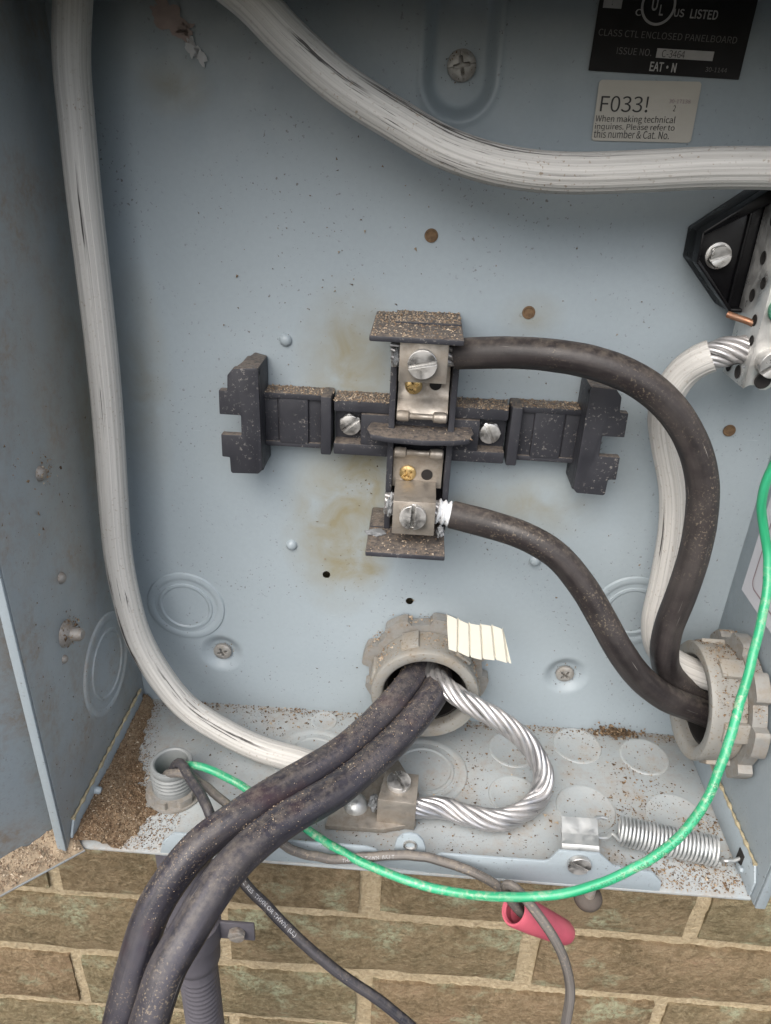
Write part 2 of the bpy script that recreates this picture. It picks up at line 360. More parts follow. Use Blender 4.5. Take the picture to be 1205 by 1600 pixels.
def bushing_mat():
    g = G('grey_bushing_plastic', 0.55); c = g.mix(g.noise(50, 4), (0.215, 0.212, 0.196), (0.295, 0.290, 0.270))
    d = g.ramp(g.noise(60, 5, 0.7), [(0.48, 0.0), (0.74, 0.65)]); c = g.mix(d, c, (0.25, 0.195, 0.13))
    f = g.ramp(g.noise(700, 3), [(0.60, 0.0), (0.68, 0.8)]); c = g.mix(f, c, (0.17, 0.13, 0.09)); g.col(c); g.bump(g.noise(300, 4), 0.2, 0.0005); return g.m
m_bushing = bushing_mat()
m_pvc = plain('grey_pvc', (0.205, 0.218, 0.220), 0.5, 0, 0.16, 90, 0.15)
m_conduit = plain('weathered_conduit', (0.105, 0.10, 0.115), 0.5, 0, 0.25, 70, 0.2)
m_hole = plain('bore_shade', (0.012, 0.010, 0.009), 0.8, 0, 0.3, 200, 0)  # near-black colour paints the shade inside holes and pipes
def green():
    g = G('green_insulation', 0.30, 0, 0.5); uv = g.tc.outputs['UV']
    c = g.mix(g.ramp(g.noise(1.0, 3, vec=g.mapping((4, 30, 1), src=uv)), [(0.35, 0.0), (0.7, 1.0)]), (0.014, 0.26, 0.115), (0.050, 0.40, 0.21))
    d = g.math('MULTIPLY', g.ramp(g.noise(500, 4, 0.65), [(0.48, 0.0), (0.62, 0.75)]), g.ramp(g.noise(34, 3), [(0.42, 0.0), (0.60, 1.0)]))
    g.col(g.mix(d, c, (0.34, 0.40, 0.29))); g.rough(g.ramp(g.noise(80, 3), [(0.3, 0.22), (0.7, 0.45)])); return g.m
m_green = green()
m_red = plain('red_connector_plastic', (0.50, 0.105, 0.145), 0.45, 0, 0.3, 70, 0.2)
m_tape = plain('cream_tape', (0.60, 0.58, 0.50), 0.7, 0, 0.08, 60, 0.1)
m_tape2 = plain('white_paste', (0.72, 0.74, 0.76), 0.5, 0, 0.15, 200, 0.5)
m_paste = plain('grey_paste', (0.20, 0.21, 0.22), 0.45, 0, 0.4, 260, 0.5)
m_black_label = plain('black_label', (0.007, 0.006, 0.006), 0.75, 0, 0.2, 80, 0)
m_cream_label = plain('paper_label', (0.50, 0.475, 0.42), 0.6, 0, 0.06, 120, 0.05)
m_white_label = plain('white_label', (0.62, 0.62, 0.66), 0.5, 0, 0.05, 60, 0)
m_print_black = plain('black_print', (0.03, 0.028, 0.028), 0.6, 0, 0.3, 300, 0)
m_print_white = plain('white_print', (0.42, 0.41, 0.40), 0.6, 0, 0.25, 300, 0)
m_print_dim = plain('worn_print', (0.15, 0.145, 0.14), 0.6, 0, 0.5, 300, 0)
m_print_purple = plain('brown_print', (0.32, 0.24, 0.26), 0.6, 0, 0.25, 300, 0)
m_print_green = plain('dark_green_print', (0.01, 0.13, 0.06), 0.5, 0, 0.3, 300, 0)
m_print_grey = plain('grey_print', (0.36, 0.36, 0.37), 0.5, 0, 0.3, 300, 0)
m_sealant = plain('tan_sealant', (0.36, 0.31, 0.20), 0.7, 0, 0.35, 300, 0.6)
def crumbs(name, stops):
    g = G(name, 0.85, 0, 0.2); c = g.ramp(g.geo.outputs['Random Per Island'], stops); n = g.noise(900, 3)
    g.col(g.mix(g.math('MULTIPLY', n, 0.35), c, (0.10, 0.07, 0.045))); return g.m
m_crumb = crumbs('debris', [(0.0, (0.06, 0.038, 0.024)), (0.35, (0.15, 0.094, 0.055)), (0.68, (0.25, 0.172, 0.105)), (0.92, (0.36, 0.28, 0.19)), (1.0, (0.55, 0.48, 0.38))])
m_grit = crumbs('grit', [(0.0, (0.16, 0.11, 0.075)), (0.4, (0.30, 0.22, 0.15)), (1.0, (0.52, 0.44, 0.34))])
m_speck = crumbs('dark_specks', [(0.0, (0.05, 0.04, 0.03)), (0.6, (0.13, 0.085, 0.05)), (1.0, (0.30, 0.22, 0.14))])
m_speck2 = crumbs('brown_specks', [(0.0, (0.10, 0.075, 0.05)), (0.6, (0.19, 0.135, 0.085)), (1.0, (0.36, 0.29, 0.20))])
def soil():
    g = G('dry_soil', 0.9, 0, 0.2); n = g.noise(650, 6, 0.75); b = g.noise(60, 4)
    c = g.ramp(n, [(0.28, (0.06, 0.036, 0.022)), (0.48, (0.16, 0.105, 0.064)), (0.62, (0.25, 0.18, 0.115)), (0.78, (0.37, 0.29, 0.20))])
    c = g.mix(g.ramp(b, [(0.42, 0.0), (0.68, 0.75)]), c, (0.32, 0.255, 0.175)); g.col(c); g.bump(n, 0.9, 0.0015); return g.m
m_soil = soil()
m_dust_tan = plain('tan_dust', (0.27, 0.212, 0.145), 0.9, 0, 0.4, 300, 0.7)
def brick_mat():
    g = G('weathered_brick', 0.9, 0, 0.15); info = g.n.new('ShaderNodeObjectInfo'); off = g.n.new('ShaderNodeVectorMath'); off.operation = 'ADD'
    g.l.new(g.o, off.inputs[0]); cmb = g.n.new('ShaderNodeCombineXYZ'); g.l.new(g.math('MULTIPLY', info.outputs['Random'], 7.0), cmb.inputs[0]); g.l.new(cmb.outputs[0], off.inputs[1]); v = off.outputs[0]
    a = g.noise(34, 5, 0.65, vec=v); f = g.noise(190, 6, 0.8, vec=v)
    c = g.ramp(a, [(0.32, (0.140, 0.112, 0.068)), (0.48, (0.212, 0.166, 0.104)), (0.60, (0.262, 0.204, 0.132)), (0.72, (0.265, 0.185, 0.126))])
    c = g.mix(g.ramp(f, [(0.44, 0.0), (0.66, 0.8)]), c, (0.37, 0.31, 0.21))
    c = g.mix(g.ramp(g.noise(150, 5, 0.75, vec=g.mapping((1, 1, 1), (3, 7, 1), v)), [(0.53, 0.0), (0.70, 0.6)]), c, (0.085, 0.066, 0.040))
    tint = g.mix(info.outputs['Random'], (0.95, 0.97, 0.90), (1.08, 0.99, 0.93)); c = g.mix(1.0, c, tint, 'MULTIPLY')
    li = g.math('MULTIPLY', g.ramp(g.noise(24, 3, 0.6, vec=g.mapping((1, 1, 1.2), (5, 2, 1), v)), [(0.545, 0.0), (0.65, 0.9)]), g.ramp(g.noise(230, 6, 0.75, vec=v), [(0.40, 0.0), (0.56, 0.85)]))
    c = g.mix(li, c, (0.40, 0.43, 0.29))
    g.col(c); g.bump(g.math('ADD', f, g.math('MULTIPLY', g.noise(90, 4, 0.7, vec=v), 1.4)), 0.95, 0.004); return g.m
m_brick = brick_mat()
def mortar_mat():
    g = G('sand_mortar', 0.9, 0, 0.2); n = g.noise(300, 5, 0.7)
    c = g.ramp(n, [(0.3, (0.30, 0.235, 0.145)), (0.55, (0.47, 0.385, 0.255)), (0.8, (0.56, 0.48, 0.35))]); g.col(g.mix(g.ramp(g.noise(24, 3), [(0.4, 0.0), (0.7, 0.4)]), c, (0.33, 0.265, 0.165)))
    g.bump(n, 0.9, 0.003); return g.m
m_mortar = mortar_mat()

# ================================================================== THE ENCLOSURE
W, DEP, TOP = 0.300, 0.0985, 0.340
enc = thing('electrical_enclosure', 'open grey painted metal electrical panel enclosure mounted on the brick wall', 'enclosure', (0.15, 0, 0))

BOSS = [(0.0456, 0.0355), (0.2295, 0.0360)]
OVAL = (0.1500, 0.3135)
HOLES = [(0.1021, 0.0896, 0.0020), (0.1445, 0.0767, 0.0020), (0.1551, 0.0386, 0.0215)]
def sstep(a, b, x):
    t = np.clip((x - a)/(b - a), 0, 1); return t*t*(3 - 2*t)
def back_sheet():
    st = 0.001; xs = np.arange(0, W + st/2, st); zs = np.arange(0, TOP + st/2, st)
    X, Z = np.meshgrid(xs, zs); H = 0.0004*np.sin(X*23 + 1)*np.sin(Z*17) + 0.00025*np.sin(X*61 + Z*40)
    for bx, bz in BOSS:
        r = np.hypot(X - bx, Z - bz); H -= 0.0042*(1 - sstep(0.0045, 0.0125, r))
    zz = np.clip(Z, OVAL[1] - 0.0075, OVAL[1] + 0.020); r = np.hypot(X - OVAL[0], Z - zz)
    H -= 0.0055*(1 - sstep(0.0085, 0.0135, r))
    H += 0.0008*np.exp(-((r - 0.0140)/0.0012)**2)
    nx, nz = len(xs), len(zs); V = np.stack([X, -H, Z], -1).reshape(-1, 3)
    idx = np.arange(nx*nz).reshape(nz, nx)
    F = np.stack([idx[:-1, :-1], idx[:-1, 1:], idx[1:, 1:], idx[1:, :-1]], -1).reshape(-1, 4)
    cx = V[F].mean(1); keep = np.ones(len(F), bool)
    for hx, hz, hr in HOLES: keep &= np.hypot(cx[:, 0] - hx, cx[:, 2] - hz) > hr
    gone = set(np.unique(F[~keep]).tolist()); F = F[keep]; left = set(np.unique(F).tolist())
    for i in gone & left:
        for hx, hz, hr in HOLES:
            d = np.hypot(V[i, 0] - hx, V[i, 2] - hz)
            if d < hr + 0.002: V[i, 0] = hx + (V[i, 0] - hx)*hr/d; V[i, 2] = hz + (V[i, 2] - hz)*hr/d
    me = raw('back_sheet', V, F, 80); return me
mesh_obj('back_sheet', back_sheet(), m_back, enc)
box('side_wall', m_wall_left, enc, -0.0016, 0, 0.0030, -DEP, -0.0016, TOP, 0.0005)
box('side_wall', m_wall, enc, W, W + 0.0016, 0.0030, -DEP, -0.0016, TOP, 0.0005)
box('top_sheet', m_wall, enc, -0.0060, W + 0.0060, 0.0030, -0.1020, TOP, TOP + 0.0016, 0.0004)      # box top out of view; height and overhang set to shade the back sheet
box('shade_lip', m_wall, enc, -0.0060, W + 0.0060, -0.1006, -0.1020, TOP - 0.0080, TOP - 0.0002, 0.0004)  # unseen front lip of that overhang, added with it for the shade
box('wall_edge', m_wall, enc, -0.0040, -0.0002, -DEP - 0.0001, -DEP - 0.0016, -0.0016, TOP - 0.001, 0.0005)
box('wall_edge', m_wall, enc, W + 0.0002, W + 0.0046, -DEP - 0.0001, -DEP - 0.0016, -0.0016, TOP - 0.001, 0.0005)
box('bottom_sheet', m_floor, enc, 0.0003, W - 0.0003, 0.0030, -0.0965, -0.0016, 0.0, 0.0004)
# upturned edges of the bottom sheet, lapped over the side walls and sealed
for sx, hz in ((0, 0.0112), (1, 0.0150)):
    x = 0.0002 if not sx else W - 0.0002; n = (1, 0, 0) if not sx else (-1, 0, 0)
    slab('side_flange', m_flange, enc, [(x, -0.005, 0.0002), (x, -0.0955, 0.0002), (x, -0.0955, hz - 0.006), (x, -0.0915, hz), (x, -0.007, hz)], n, 0.0011, 0.0003)
    pts = [(x + n[0]*0.0006, -0.006 - 0.0855*k/40, hz + 0.0003 + 0.0004*noise.noise(Vector((k*0.5, sx, 2)))) for k in range(41)]
    tube('sealant', m_sealant, enc, pts, lambda s: 0.0007 + 0.0004*np.sin(s*900)*np.sin(s*310), 8, 0.001)
# front flange, cut away between its three tongues
fl = [(0.0400, -0.0950, -0.0021), (0.0420, -0.0950, 0.0066), (0.0475, -0.0950, 0.0130), (0.0893, -0.0950, 0.0135), (0.1317, -0.0950, 0.0137), (0.1362, -0.0950, 0.0122), (0.1397, -0.0950, 0.0080), (0.1431, -0.0950, 0.0076), (0.1585, -0.0950, 0.0081), (0.1603, -0.0950, 0.0103), (0.1645, -0.0950, 0.0129),
      (0.2086, -0.0950, 0.0130), (0.2106, -0.0950, 0.0140), (0.2138, -0.0950, 0.0205), (0.2311, -0.0950, 0.0204), (0.2380, -0.0950, 0.0135), (0.2554, -0.0950, 0.0109), (0.2602, -0.0950, 0.0052), (0.2602, -0.0950, -0.0004), (0.2076, -0.0950, -0.0002), (0.1604, -0.0950, 0.0003), (0.1400, -0.0950, 0.0021)]
slab('front_flange', m_flange, enc, fl, (0, -1, 0), 0.0013, 0.0003)
tb = [(0.1443, -0.0935, 0.0040), (0.1442, -0.0935, 0.0140), (0.1451, -0.0935, 0.0186), (0.1474, -0.0935, 0.0213), (0.1504, -0.0935, 0.0224), (0.1537, -0.0935, 0.0216), (0.1561, -0.0935, 0.0190), (0.1575, -0.0935, 0.0147), (0.1584, -0.0935, 0.0048)]
tab = slab('screw_tab', m_flange, enc, tb, (0, -1, 0), 0.0014, 0.0003)
ring = lathe('threaded_hole', [(0.0030, 0), (0.0030, 0.0006), (0.0021, 0.0007), (0.0019, 0.0001), (0.0020, -0.0010), (0.0, -0.0012)], 24)
ctr = Vector((0.1508, -0.0950, 0.0159)); mesh_obj('threaded_hole', ring, m_screw, tab, frame(ctr, (0, -1, 0)))
slab('latch_ledge', m_floor, enc, [(0.2115, -0.0955, 0.0014), (0.2155, -0.0955, 0.0065), (0.2342, -0.0955, 0.0070), (0.2386, -0.0955, 0.0007)], (0, -0.35, -1), 0.0008, 0.0002)

# screw heads ------------------------------------------------------
def segs_poly(r, test, n=72):
    return [(r*math.cos(a), r*math.sin(a)) for a in [2*math.pi*k/n for k in range(n)] if test(r*math.cos(a), r*math.sin(a))]
def screw_mesh(name, r, h, slot=0.18, kind='slot', dome=0.25, hexr=0, washer=0):
    """head with real recess, local z out of the surface"""
    bm = bmesh.new(); sl = slot*r; cut = h*0.6
    def disc(rr, z0, z1, n=40, bev=0.12):
        slab_bm(bm, [(rr*math.cos(2*math.pi*k/n), rr*math.sin(2*math.pi*k/n), z0) for k in range(n)], (0, 0, 1), z1 - z0, min(bev*h, (z1-z0)*0.4))
    if washer: disc(washer, 0, h*0.22)
    if hexr: disc(hexr, h*0.15, h*0.72, 6, 0.08)
    disc(r*0.995, 0, h - cut)
    n = 60; circ = [(r*math.cos(2*math.pi*k/n), r*math.sin(2*math.pi*k/n)) for k in range(n)]
    if kind == 'slot':
        for sgn in (1, -1):
            c = [(x, y) for x, y in circ if y*sgn > sl*1.05]
            xe = math.sqrt(r*r - sl*sl); c.sort(key=lambda p: -p[0]*sgn)
            poly = [(xe*sgn, sl*sgn)] + c + [(-xe*sgn, sl*sgn)]
            slab_bm(bm, [(x, y, h - cut - 0.00002) for x, y in poly], (0, 0, 1), cut, cut*0.35)
    else:
        q = 0.58*r
        for k in range(4):
            a0 = k*math.pi/2; ca, sa = math.cos(a0), math.sin(a0)
            arc = [(r*math.cos(t), r*math.sin(t)) for t in np.linspace(0.0, math.pi/2, 12)]
            poly = [(q, 0.0), *arc, (0.0, q), (sl, q), (sl, sl), (q, sl)]
            poly = [(x*ca - y*sa, x*sa + y*ca) for x, y in poly]
            slab_bm(bm, [(x, y, h - cut - 0.00002) for x, y in poly], (0, 0, 1), cut, cut*0.12)
    for v in bm.verts:
        if v.co.z > h*0.3: v.co.z -= dome*h*((v.co.x**2 + v.co.y**2)/(r*r))*0.6
    return bm_mesh(name, bm, 30)
sm_phil = screw_mesh('screw', 0.0048, 0.0028, 0.14, 'phillips', 0.6)
sm_big = screw_mesh('screw', 0.0056, 0.0036, 0.14, 'slot', 0.25)
sm_hex = screw_mesh('screw', 0.0045, 0.0036, 0.17, 'slot', 0.15, 0.0051)
sm_round = screw_mesh('screw', 0.0050, 0.0034, 0.15, 'slot', 0.9)
sm_brass = screw_mesh('screw', 0.0036, 0.0020, 0.14, 'phillips', 0.9)
def screw(me, mat, parent, pos, nrm, turn=0.0, name='screw', up=(0, 0, 1)):
    m2 = me if (me.materials and me.materials[0] == mat) or not me.materials else me.copy()
    if m2 is not me: m2.materials.clear()
    return mesh_obj(name, m2, mat, parent, frame(pos, nrm, up) @ Matrix.Rotation(R(turn), 4, 'Z'))
BK = (0, -1, 0)
screw(sm_phil, m_dusty, enc, (0.0456, 0.0034, 0.0350), BK, 20)
screw(sm_phil, m_dusty, enc, (0.2295, 0.0034, 0.0355), BK, 50)
screw(screw_mesh('screw', 0.0053, 0.003, 0.12, 'phillips', 0.6), m_dusty, enc, (0.1507, 0.0052, 0.3105), BK, 12)
screw(sm_round.copy(), m_screw, enc, (0.2231, -0.0970, 0.0144), BK, -30, 'flange_screw')
# knockouts ---------------------------------------------------------
def double_ko(r):
    return lathe('knockout', [(r + 0.0010, -0.0002), (r + 0.0004, 0.0006), (r - 0.0008, 0.0009), (r - 0.0024, 0.0008), (r - 0.0034, 0.0003), (r*0.71 + 0.0004, 0.0003), (r*0.71, 0.0009), (r*0.71 - 0.0012, 0.0010), (r*0.71 - 0.0020, 0.0004), (0, 0.0004)], 72, 25)
def single_ko(r):
    return lathe('knockout', [(r + 0.0004, -0.0002), (r, 0.00042), (r - 0.0006, 0.00050), (r - 0.0014, 0.00042), (r - 0.0020, 0.00018), (0, 0.00022)], 56, 25)
k20 = double_ko(0.0195)
mesh_obj('knockout', k20, m_back, enc, frame((0.0289, -0.0004, 0.0650), BK))
mesh_obj('knockout', k20, m_back, enc, frame((0.2560, -0.0004, 0.0800), BK))
k27 = double_ko(0.0245); mesh_obj('knockout', k27, m_wall_left, enc, frame((0.0002, -0.0365, 0.0540), (1, 0, 0)))
UPF = (0, 0, 1)
for i, (x, y, r, dbl) in enumerate([(0.2390, -0.0130, 0.0125, 0), (0.2735, -0.0175, 0.0125, 0), (0.2360, -0.0545, 0.0140, 0), (0.2790, -0.0560, 0.0140, 0), (0.1570, -0.0380, 0.0215, 1),
                                    (0.2020, -0.0500, 0.0125, 0), (0.2040, -0.0190, 0.0125, 0), (0.1000, -0.0350, 0.0200, 1), (0.1020, -0.0080, 0.0070, 0)]):
    mesh_obj('knockout', double_ko(r) if dbl else single_ko(r), m_floor, enc, frame((x, y, 0.0001), UPF, (0, 1, 0)))
# rivets, plugs and stray screw tips --------------------------------
riv = lathe('rivet', [(0.0028, -0.0002), (0.0026, 0.0008), (0.0018, 0.0018), (0.0008, 0.0022), (0, 0.0022)], 24, 60)
for x, z in ((0.0844, 0.2071), (0.0849, 0.1058), (0.2041, 0.1055)): mesh_obj('rivet', riv, m_back, enc, frame((x, -0.0002, z), BK))
plug = lathe('hole_plug', [(0.0027, 0.0), (0.0026, 0.0004), (0.0020, 0.00045), (0.0017, 0.0002), (0, 0.0003)], 24, 40)
for x, z in ((0.1436, 0.2521), (0.1857, 0.2241), (0.2791, 0.1779)): mesh_obj('hole_plug', plug, m_plug, enc, frame((x, -0.0005, z), BK))
rr = riv.copy(); rr.materials.clear()
for y, z, s in ((-0.0627, 0.1672, 1.1), (-0.0622, 0.1197, 0.9), (-0.0718, 0.0852, 0.7)): mesh_obj('rivet', rr, m_rust, enc, frame((0.0001, y, z), (1, 0, 0)) @ Matrix.Scale(s, 4))
tip = lathe('screw_tip', [(0.0060, 0), (0.0052, 0.0018), (0.0030, 0.0030), (0.0028, 0.0065), (0.0020, 0.0075), (0, 0.0072)], 20, 40)
mesh_obj('screw_tip', tip, m_rust, enc, frame((0.0001, -0.067, 0.095), (1, 0, 0)))
pin = lathe('locating_pin', [(0.0018, 0), (0.0018, 0.0022), (0.0012, 0.003), (0, 0.003)], 16, 40)
mesh_obj('locating_pin', pin, m_flange, enc, frame((0.0012, -0.0700, 0.0055), (1, 0, 0)))
slot = box('spring_slot', m_hole, enc, W - 0.0018, W - 0.0012, -0.079, -0.084, 0.004, 0.0105, 0.0002)  # thin dark plate, its colour stands for the shade in an open slot
slab('slot_lip', m_flange, enc, [(W - 0.0013, -0.0830, 0.0022), (W - 0.0013, -0.0872, 0.0042), (W - 0.0013, -0.0862, 0.0058), (W - 0.0013, -0.0818, 0.0040)], (-1, 0, 0), 0.0016, 0.0004)

# labels stuck to the enclosure --------------------------------------
MB = frame((0, 0, 0), BK)
def rrect(x0, x1, z0, z1, r, n=6):
    o = []
    for cx, cz, a in ((x1-r, z1-r, 0), (x0+r, z1-r, 90), (x0+r, z0+r, 180), (x1-r, z0+r, 270)):
        for k in range(n+1): t = R(a + 90*k/n); o.append((cx + r*math.cos(t), cz + r*math.sin(t)))
    return o
def label_frame(bl, br):
    bl, br = Vector((bl[0], 0, bl[2])), Vector((br[0], 0, br[2])); u = (br - bl).normalized(); n_ = Vector(BK); w_ = n_.cross(u)*-1
    if w_.z < 0: w_ = -w_
    return bl, u, w_, (br - bl).length, Matrix(((u.x, w_.x, n_.x, bl.x), (u.y, w_.y, n_.y, bl.y), (u.z, w_.z, n_.z, bl.z), (0, 0, 0, 1)))
LF = label_frame((0.1958, 0.0000, 0.3103), (0.2491, 0.0000, 0.3094))
npl = slab('nameplate', m_black_label, enc, [tuple(LF[0] + LF[1]*x + LF[2]*z + Vector((0, -0.0007, 0))) for x, z in rrect(0, LF[3], 0, 0.034, 0.0002, 2)], BK, 0.00025)
npl['label'] = 'black rating label with white lettering'
def lettering(body, mat, parent, bl, tr, h, bold=0.0):
    a_, b_ = Vector((bl[0], 0, bl[2])) - LF[0], Vector((tr[0], 0, tr[2])) - LF[0]
    return text_fit('lettering', body, mat, parent, LF[4], a_.dot(LF[1]), b_.dot(LF[1]), a_.dot(LF[2]), b_.dot(LF[2]), h, bold)
def panel_box(bl, tr):
    a_, b_ = Vector((bl[0], 0, bl[2])) - LF[0], Vector((tr[0], 0, tr[2])) - LF[0]; x0, x1, z0, z1 = a_.dot(LF[1]), b_.dot(LF[1]), a_.dot(LF[2]), b_.dot(LF[2])
    slab('number_box', m_print_white, npl, [tuple(LF[0] + LF[1]*x + LF[2]*z + Vector((0, -0.0010, 0))) for x, z in ((x0, z0), (x1, z0), (x1, z1), (x0, z1))], BK, 0.0001)
H1 = 0.00115
lettering('CLASS CTL ENCLOSED PANELBOARD', m_print_dim, npl, (0.1974, 0.0000, 0.3209), (0.2454, 0.0000, 0.3221), H1)
lettering('ISSUE NO.', m_print_dim, npl, (0.2047, 0.0000, 0.3156), (0.2169, 0.0000, 0.3175), H1)
panel_box((0.2186, 0.0000, 0.3150), (0.2385, 0.0000, 0.3175))
lettering('C-3464', m_print_black, npl, (0.2205, 0.0000, 0.3152), (0.2285, 0.0000, 0.3173), H1 + 0.0001)
lettering('EAT\u2022N', m_print_white, npl, (0.2171, 0.0000, 0.3109), (0.2264, 0.0000, 0.3136), H1, 0.008)
lettering('30-1144', m_print_dim, npl, (0.2366, 0.0000, 0.3114), (0.2442, 0.0000, 0.3127), H1)
lettering('c', m_print_white, npl, (0.2090, 0.0000, 0.3271), (0.2110, 0.0000, 0.3290), H1)
lettering('US', m_print_white, npl, (0.2221, 0.0000, 0.3272), (0.2256, 0.0000, 0.3295), H1, 0.008)
lettering('LISTED', m_print_white, npl, (0.2277, 0.0000, 0.3269), (0.2371, 0.0000, 0.3295), H1, 0.008)
lettering('U', m_print_white, npl, (0.2141, 0.0000, 0.3287), (0.2162, 0.0000, 0.3325), H1, 0.008)
lettering('L', m_print_white, npl, (0.2170, 0.0000, 0.3274), (0.2184, -0.0000, 0.3305), H1, 0.008)
cc = (0.2164, 0.0000, 0.3303)
mesh_obj('ring_mark', lathe('ring_mark', [(0.0059, 0.00105), (0.0059, 0.00112), (0.0051, 0.00112), (0.0051, 0.00105)], 48), m_print_white, npl, frame((cc[0], 0, cc[2]), BK))
panel_box((0.1976, -0.0000, 0.3290), (0.2040, 0.0000, 0.3337))
lettering('1', m_print_black, npl, (0.2005, 0.0000, 0.3298), (0.2008, 0.0000, 0.3322), H1 + 0.0001)
LF = label_frame((0.2006, 0.0000, 0.2881), (0.2368, 0.0000, 0.2888))
stk = slab('paper_sticker', m_cream_label, enc, [tuple(LF[0] + LF[1]*x + LF[2]*z + Vector((0, -0.0007, 0))) for x, z in rrect(0, LF[3], 0, 0.0195, 0.0012)], BK, 0.00022)
stk['label'] = 'cream paper sticker with black number'
lettering('F033!', m_print_black, stk, (0.2019, -0.0000, 0.2976), (0.2189, 0.0000, 0.3030), H1)
lettering('30-17138', m_print_purple, stk, (0.2261, 0.0000, 0.3012), (0.2337, 0.0000, 0.3026), H1)
lettering('2', m_print_black, stk, (0.2281, 0.0000, 0.2987), (0.2289, 0.0000, 0.3006), H1)
lettering('When making technical', m_print_black, stk, (0.2009, 0.0000, 0.2937), (0.2296, 0.0000, 0.2971), H1)
lettering('inquires. Please refer to', m_print_black, stk, (0.2011, 0.0000, 0.2914), (0.2299, 0.0000, 0.2945), H1)
lettering('this number & Cat. No.', m_print_black, stk, (0.2011, 0.0000, 0.2891), (0.2285, 0.0000, 0.2923), H1)
RWN = (-1, 0, 0)
wl_ = slab('wall_label', m_white_label, enc, [(W - 0.0004, y, z) for y, z in rrect(-0.0850, -0.0120, 0.1040, 0.1750, 0.0003, 2)], RWN, 0.00025)
wl_['label'] = 'white label with brown frame on the right wall'
o_ = rrect(-0.0800, -0.0190, 0.1105, 0.1700, 0.004, 6); i_ = rrect(-0.0792, -0.0198, 0.1113, 0.1692, 0.0034, 6); k = len(o_)
V = [(W - 0.00085, y, z) for y, z in o_ + i_]; mesh_obj('frame_line', raw('frame_line', V, [(j, (j+1) % k, k + (j+1) % k, k + j) for j in range(k)]), m_print_purple, wl_)

m_scrap1 = plain('faded_scrap', (0.38, 0.30, 0.275), 0.8, 0, 0.3, 200, 0.3); m_scrap2 = plain('grey_scrap', (0.58, 0.59, 0.60), 0.7, 0, 0.2, 200, 0.3)
def scrap(c, r, seed, mat, sx, sz, rot):
    bm = bmesh.new(); bmesh.ops.create_circle(bm, cap_ends=True, segments=40, radius=1)
    for v in bm.verts:
        k = 1 + 0.7*noise.noise(v.co*1.8 + Vector((seed, 0, 0))) + 0.25*noise.noise(v.co*6 + Vector((0, seed, 0))); v.co = Vector((v.co.x*sx*k*r, v.co.y*sz*k*r, 0.0006))
    bmesh.ops.recalc_face_normals(bm, faces=bm.faces); me = bpy.data.meshes.new('adhesive_scrap'); bm.to_mesh(me); bm.free(); me.update()
    mesh_obj('adhesive_scrap', me, mat, enc, frame((c[0], -0.0003, c[2]), BK) @ Matrix.Rotation(R(rot), 4, 'Z'))
scrap((0.0453, 0.0000, 0.3213), 0.0085, 1.5, m_scrap1, 1.0, 0.5, -40); scrap((0.0506, 0.0000, 0.3180), 0.0030, 4.5, m_scrap1, 1.0, 0.7, 10)
scrap((0.0527, 0.0000, 0.3124), 0.0034, 2.5, m_scrap2, 0.6, 1.1, 20); scrap((0.0555, 0.0000, 0.3097), 0.0030, 6.5, m_scrap2, 0.6, 1.2, 35)
# the door, swung open to the left ------------------------------------
de = Vector((-0.726, -0.687, 0)); dn = Vector((0.687, -0.726, 0)); d0 = Vector((-0.0030, -0.0885, 0))
door = slab('door', m_door, enc, [d0 + Vector((0, 0, -0.001)), d0 + de*0.26 + Vector((0, 0, -0.001)), d0 + de*0.26 + Vector((0, 0, TOP)), d0 + Vector((0, 0, TOP))], -dn, 0.0014, 0.0004)
door['label'] = 'door swung wide open on its hinge side'
slab('door_lip', m_floor, door, [d0 + de*-0.001, d0 + de*0.26, d0 + de*0.26 + dn*0.0140, d0 + dn*0.0140 + de*-0.001], (0, 0, -1), 0.0009, 0.0002)

# ================================================================== THE BRICK WALL
bw = thing('brick_wall', 'weathered tan brick wall with sandy mortar and pale lichen below the panel', 'wall', (0.15, 0.03, -0.5))
def brick_mesh(seed, L, Hh):
    nx, nz = 15, 6; V = []; F = []
    for j in range(nz):
        for i in range(nx):
            u = i/(nx-1); w = j/(nz-1); x = (u - .5)*L; z = (w - .5)*Hh
            edge = min(u, 1-u)*L < 1e-6 or min(w, 1-w)*Hh < 1e-6
            p = Vector((x*30, z*30, seed*5.3)); y = 0.0016*noise.noise(p) + 0.0010*noise.noise(p*3) + (0.0022 if edge else 0)
            jx = 0.0009*noise.noise(p*2 + Vector((9, 0, 0))) if edge else 0; jz = 0.0009*noise.noise(p*2 + Vector((0, 9, 0))) if edge else 0
            V.append((x + jx, y, z + jz))
    for j in range(nz-1):
        for i in range(nx-1): a = j*nx + i; F.append((a, a+1, a+nx+1, a+nx))
    rim = [i for i in range(nx)] + [j*nx + nx-1 for j in range(1, nz)] + [(nz-1)*nx + i for i in range(nx-2, -1, -1)] + [j*nx for j in range(nz-2, 0, -1)]
    n0 = len(V); V += [(V[r][0], 0.035, V[r][2]) for r in rim]; k = len(rim)
    F += [(rim[(t+1) % k], rim[t], n0 + t, n0 + (t+1) % k) for t in range(k)]
    me = raw('brick', V, F, 50); me.materials.append(m_brick); return me
bms = [brick_mesh(s, 0.2085, 0.0575) for s in range(7)]
YB = 0.012; n = 0
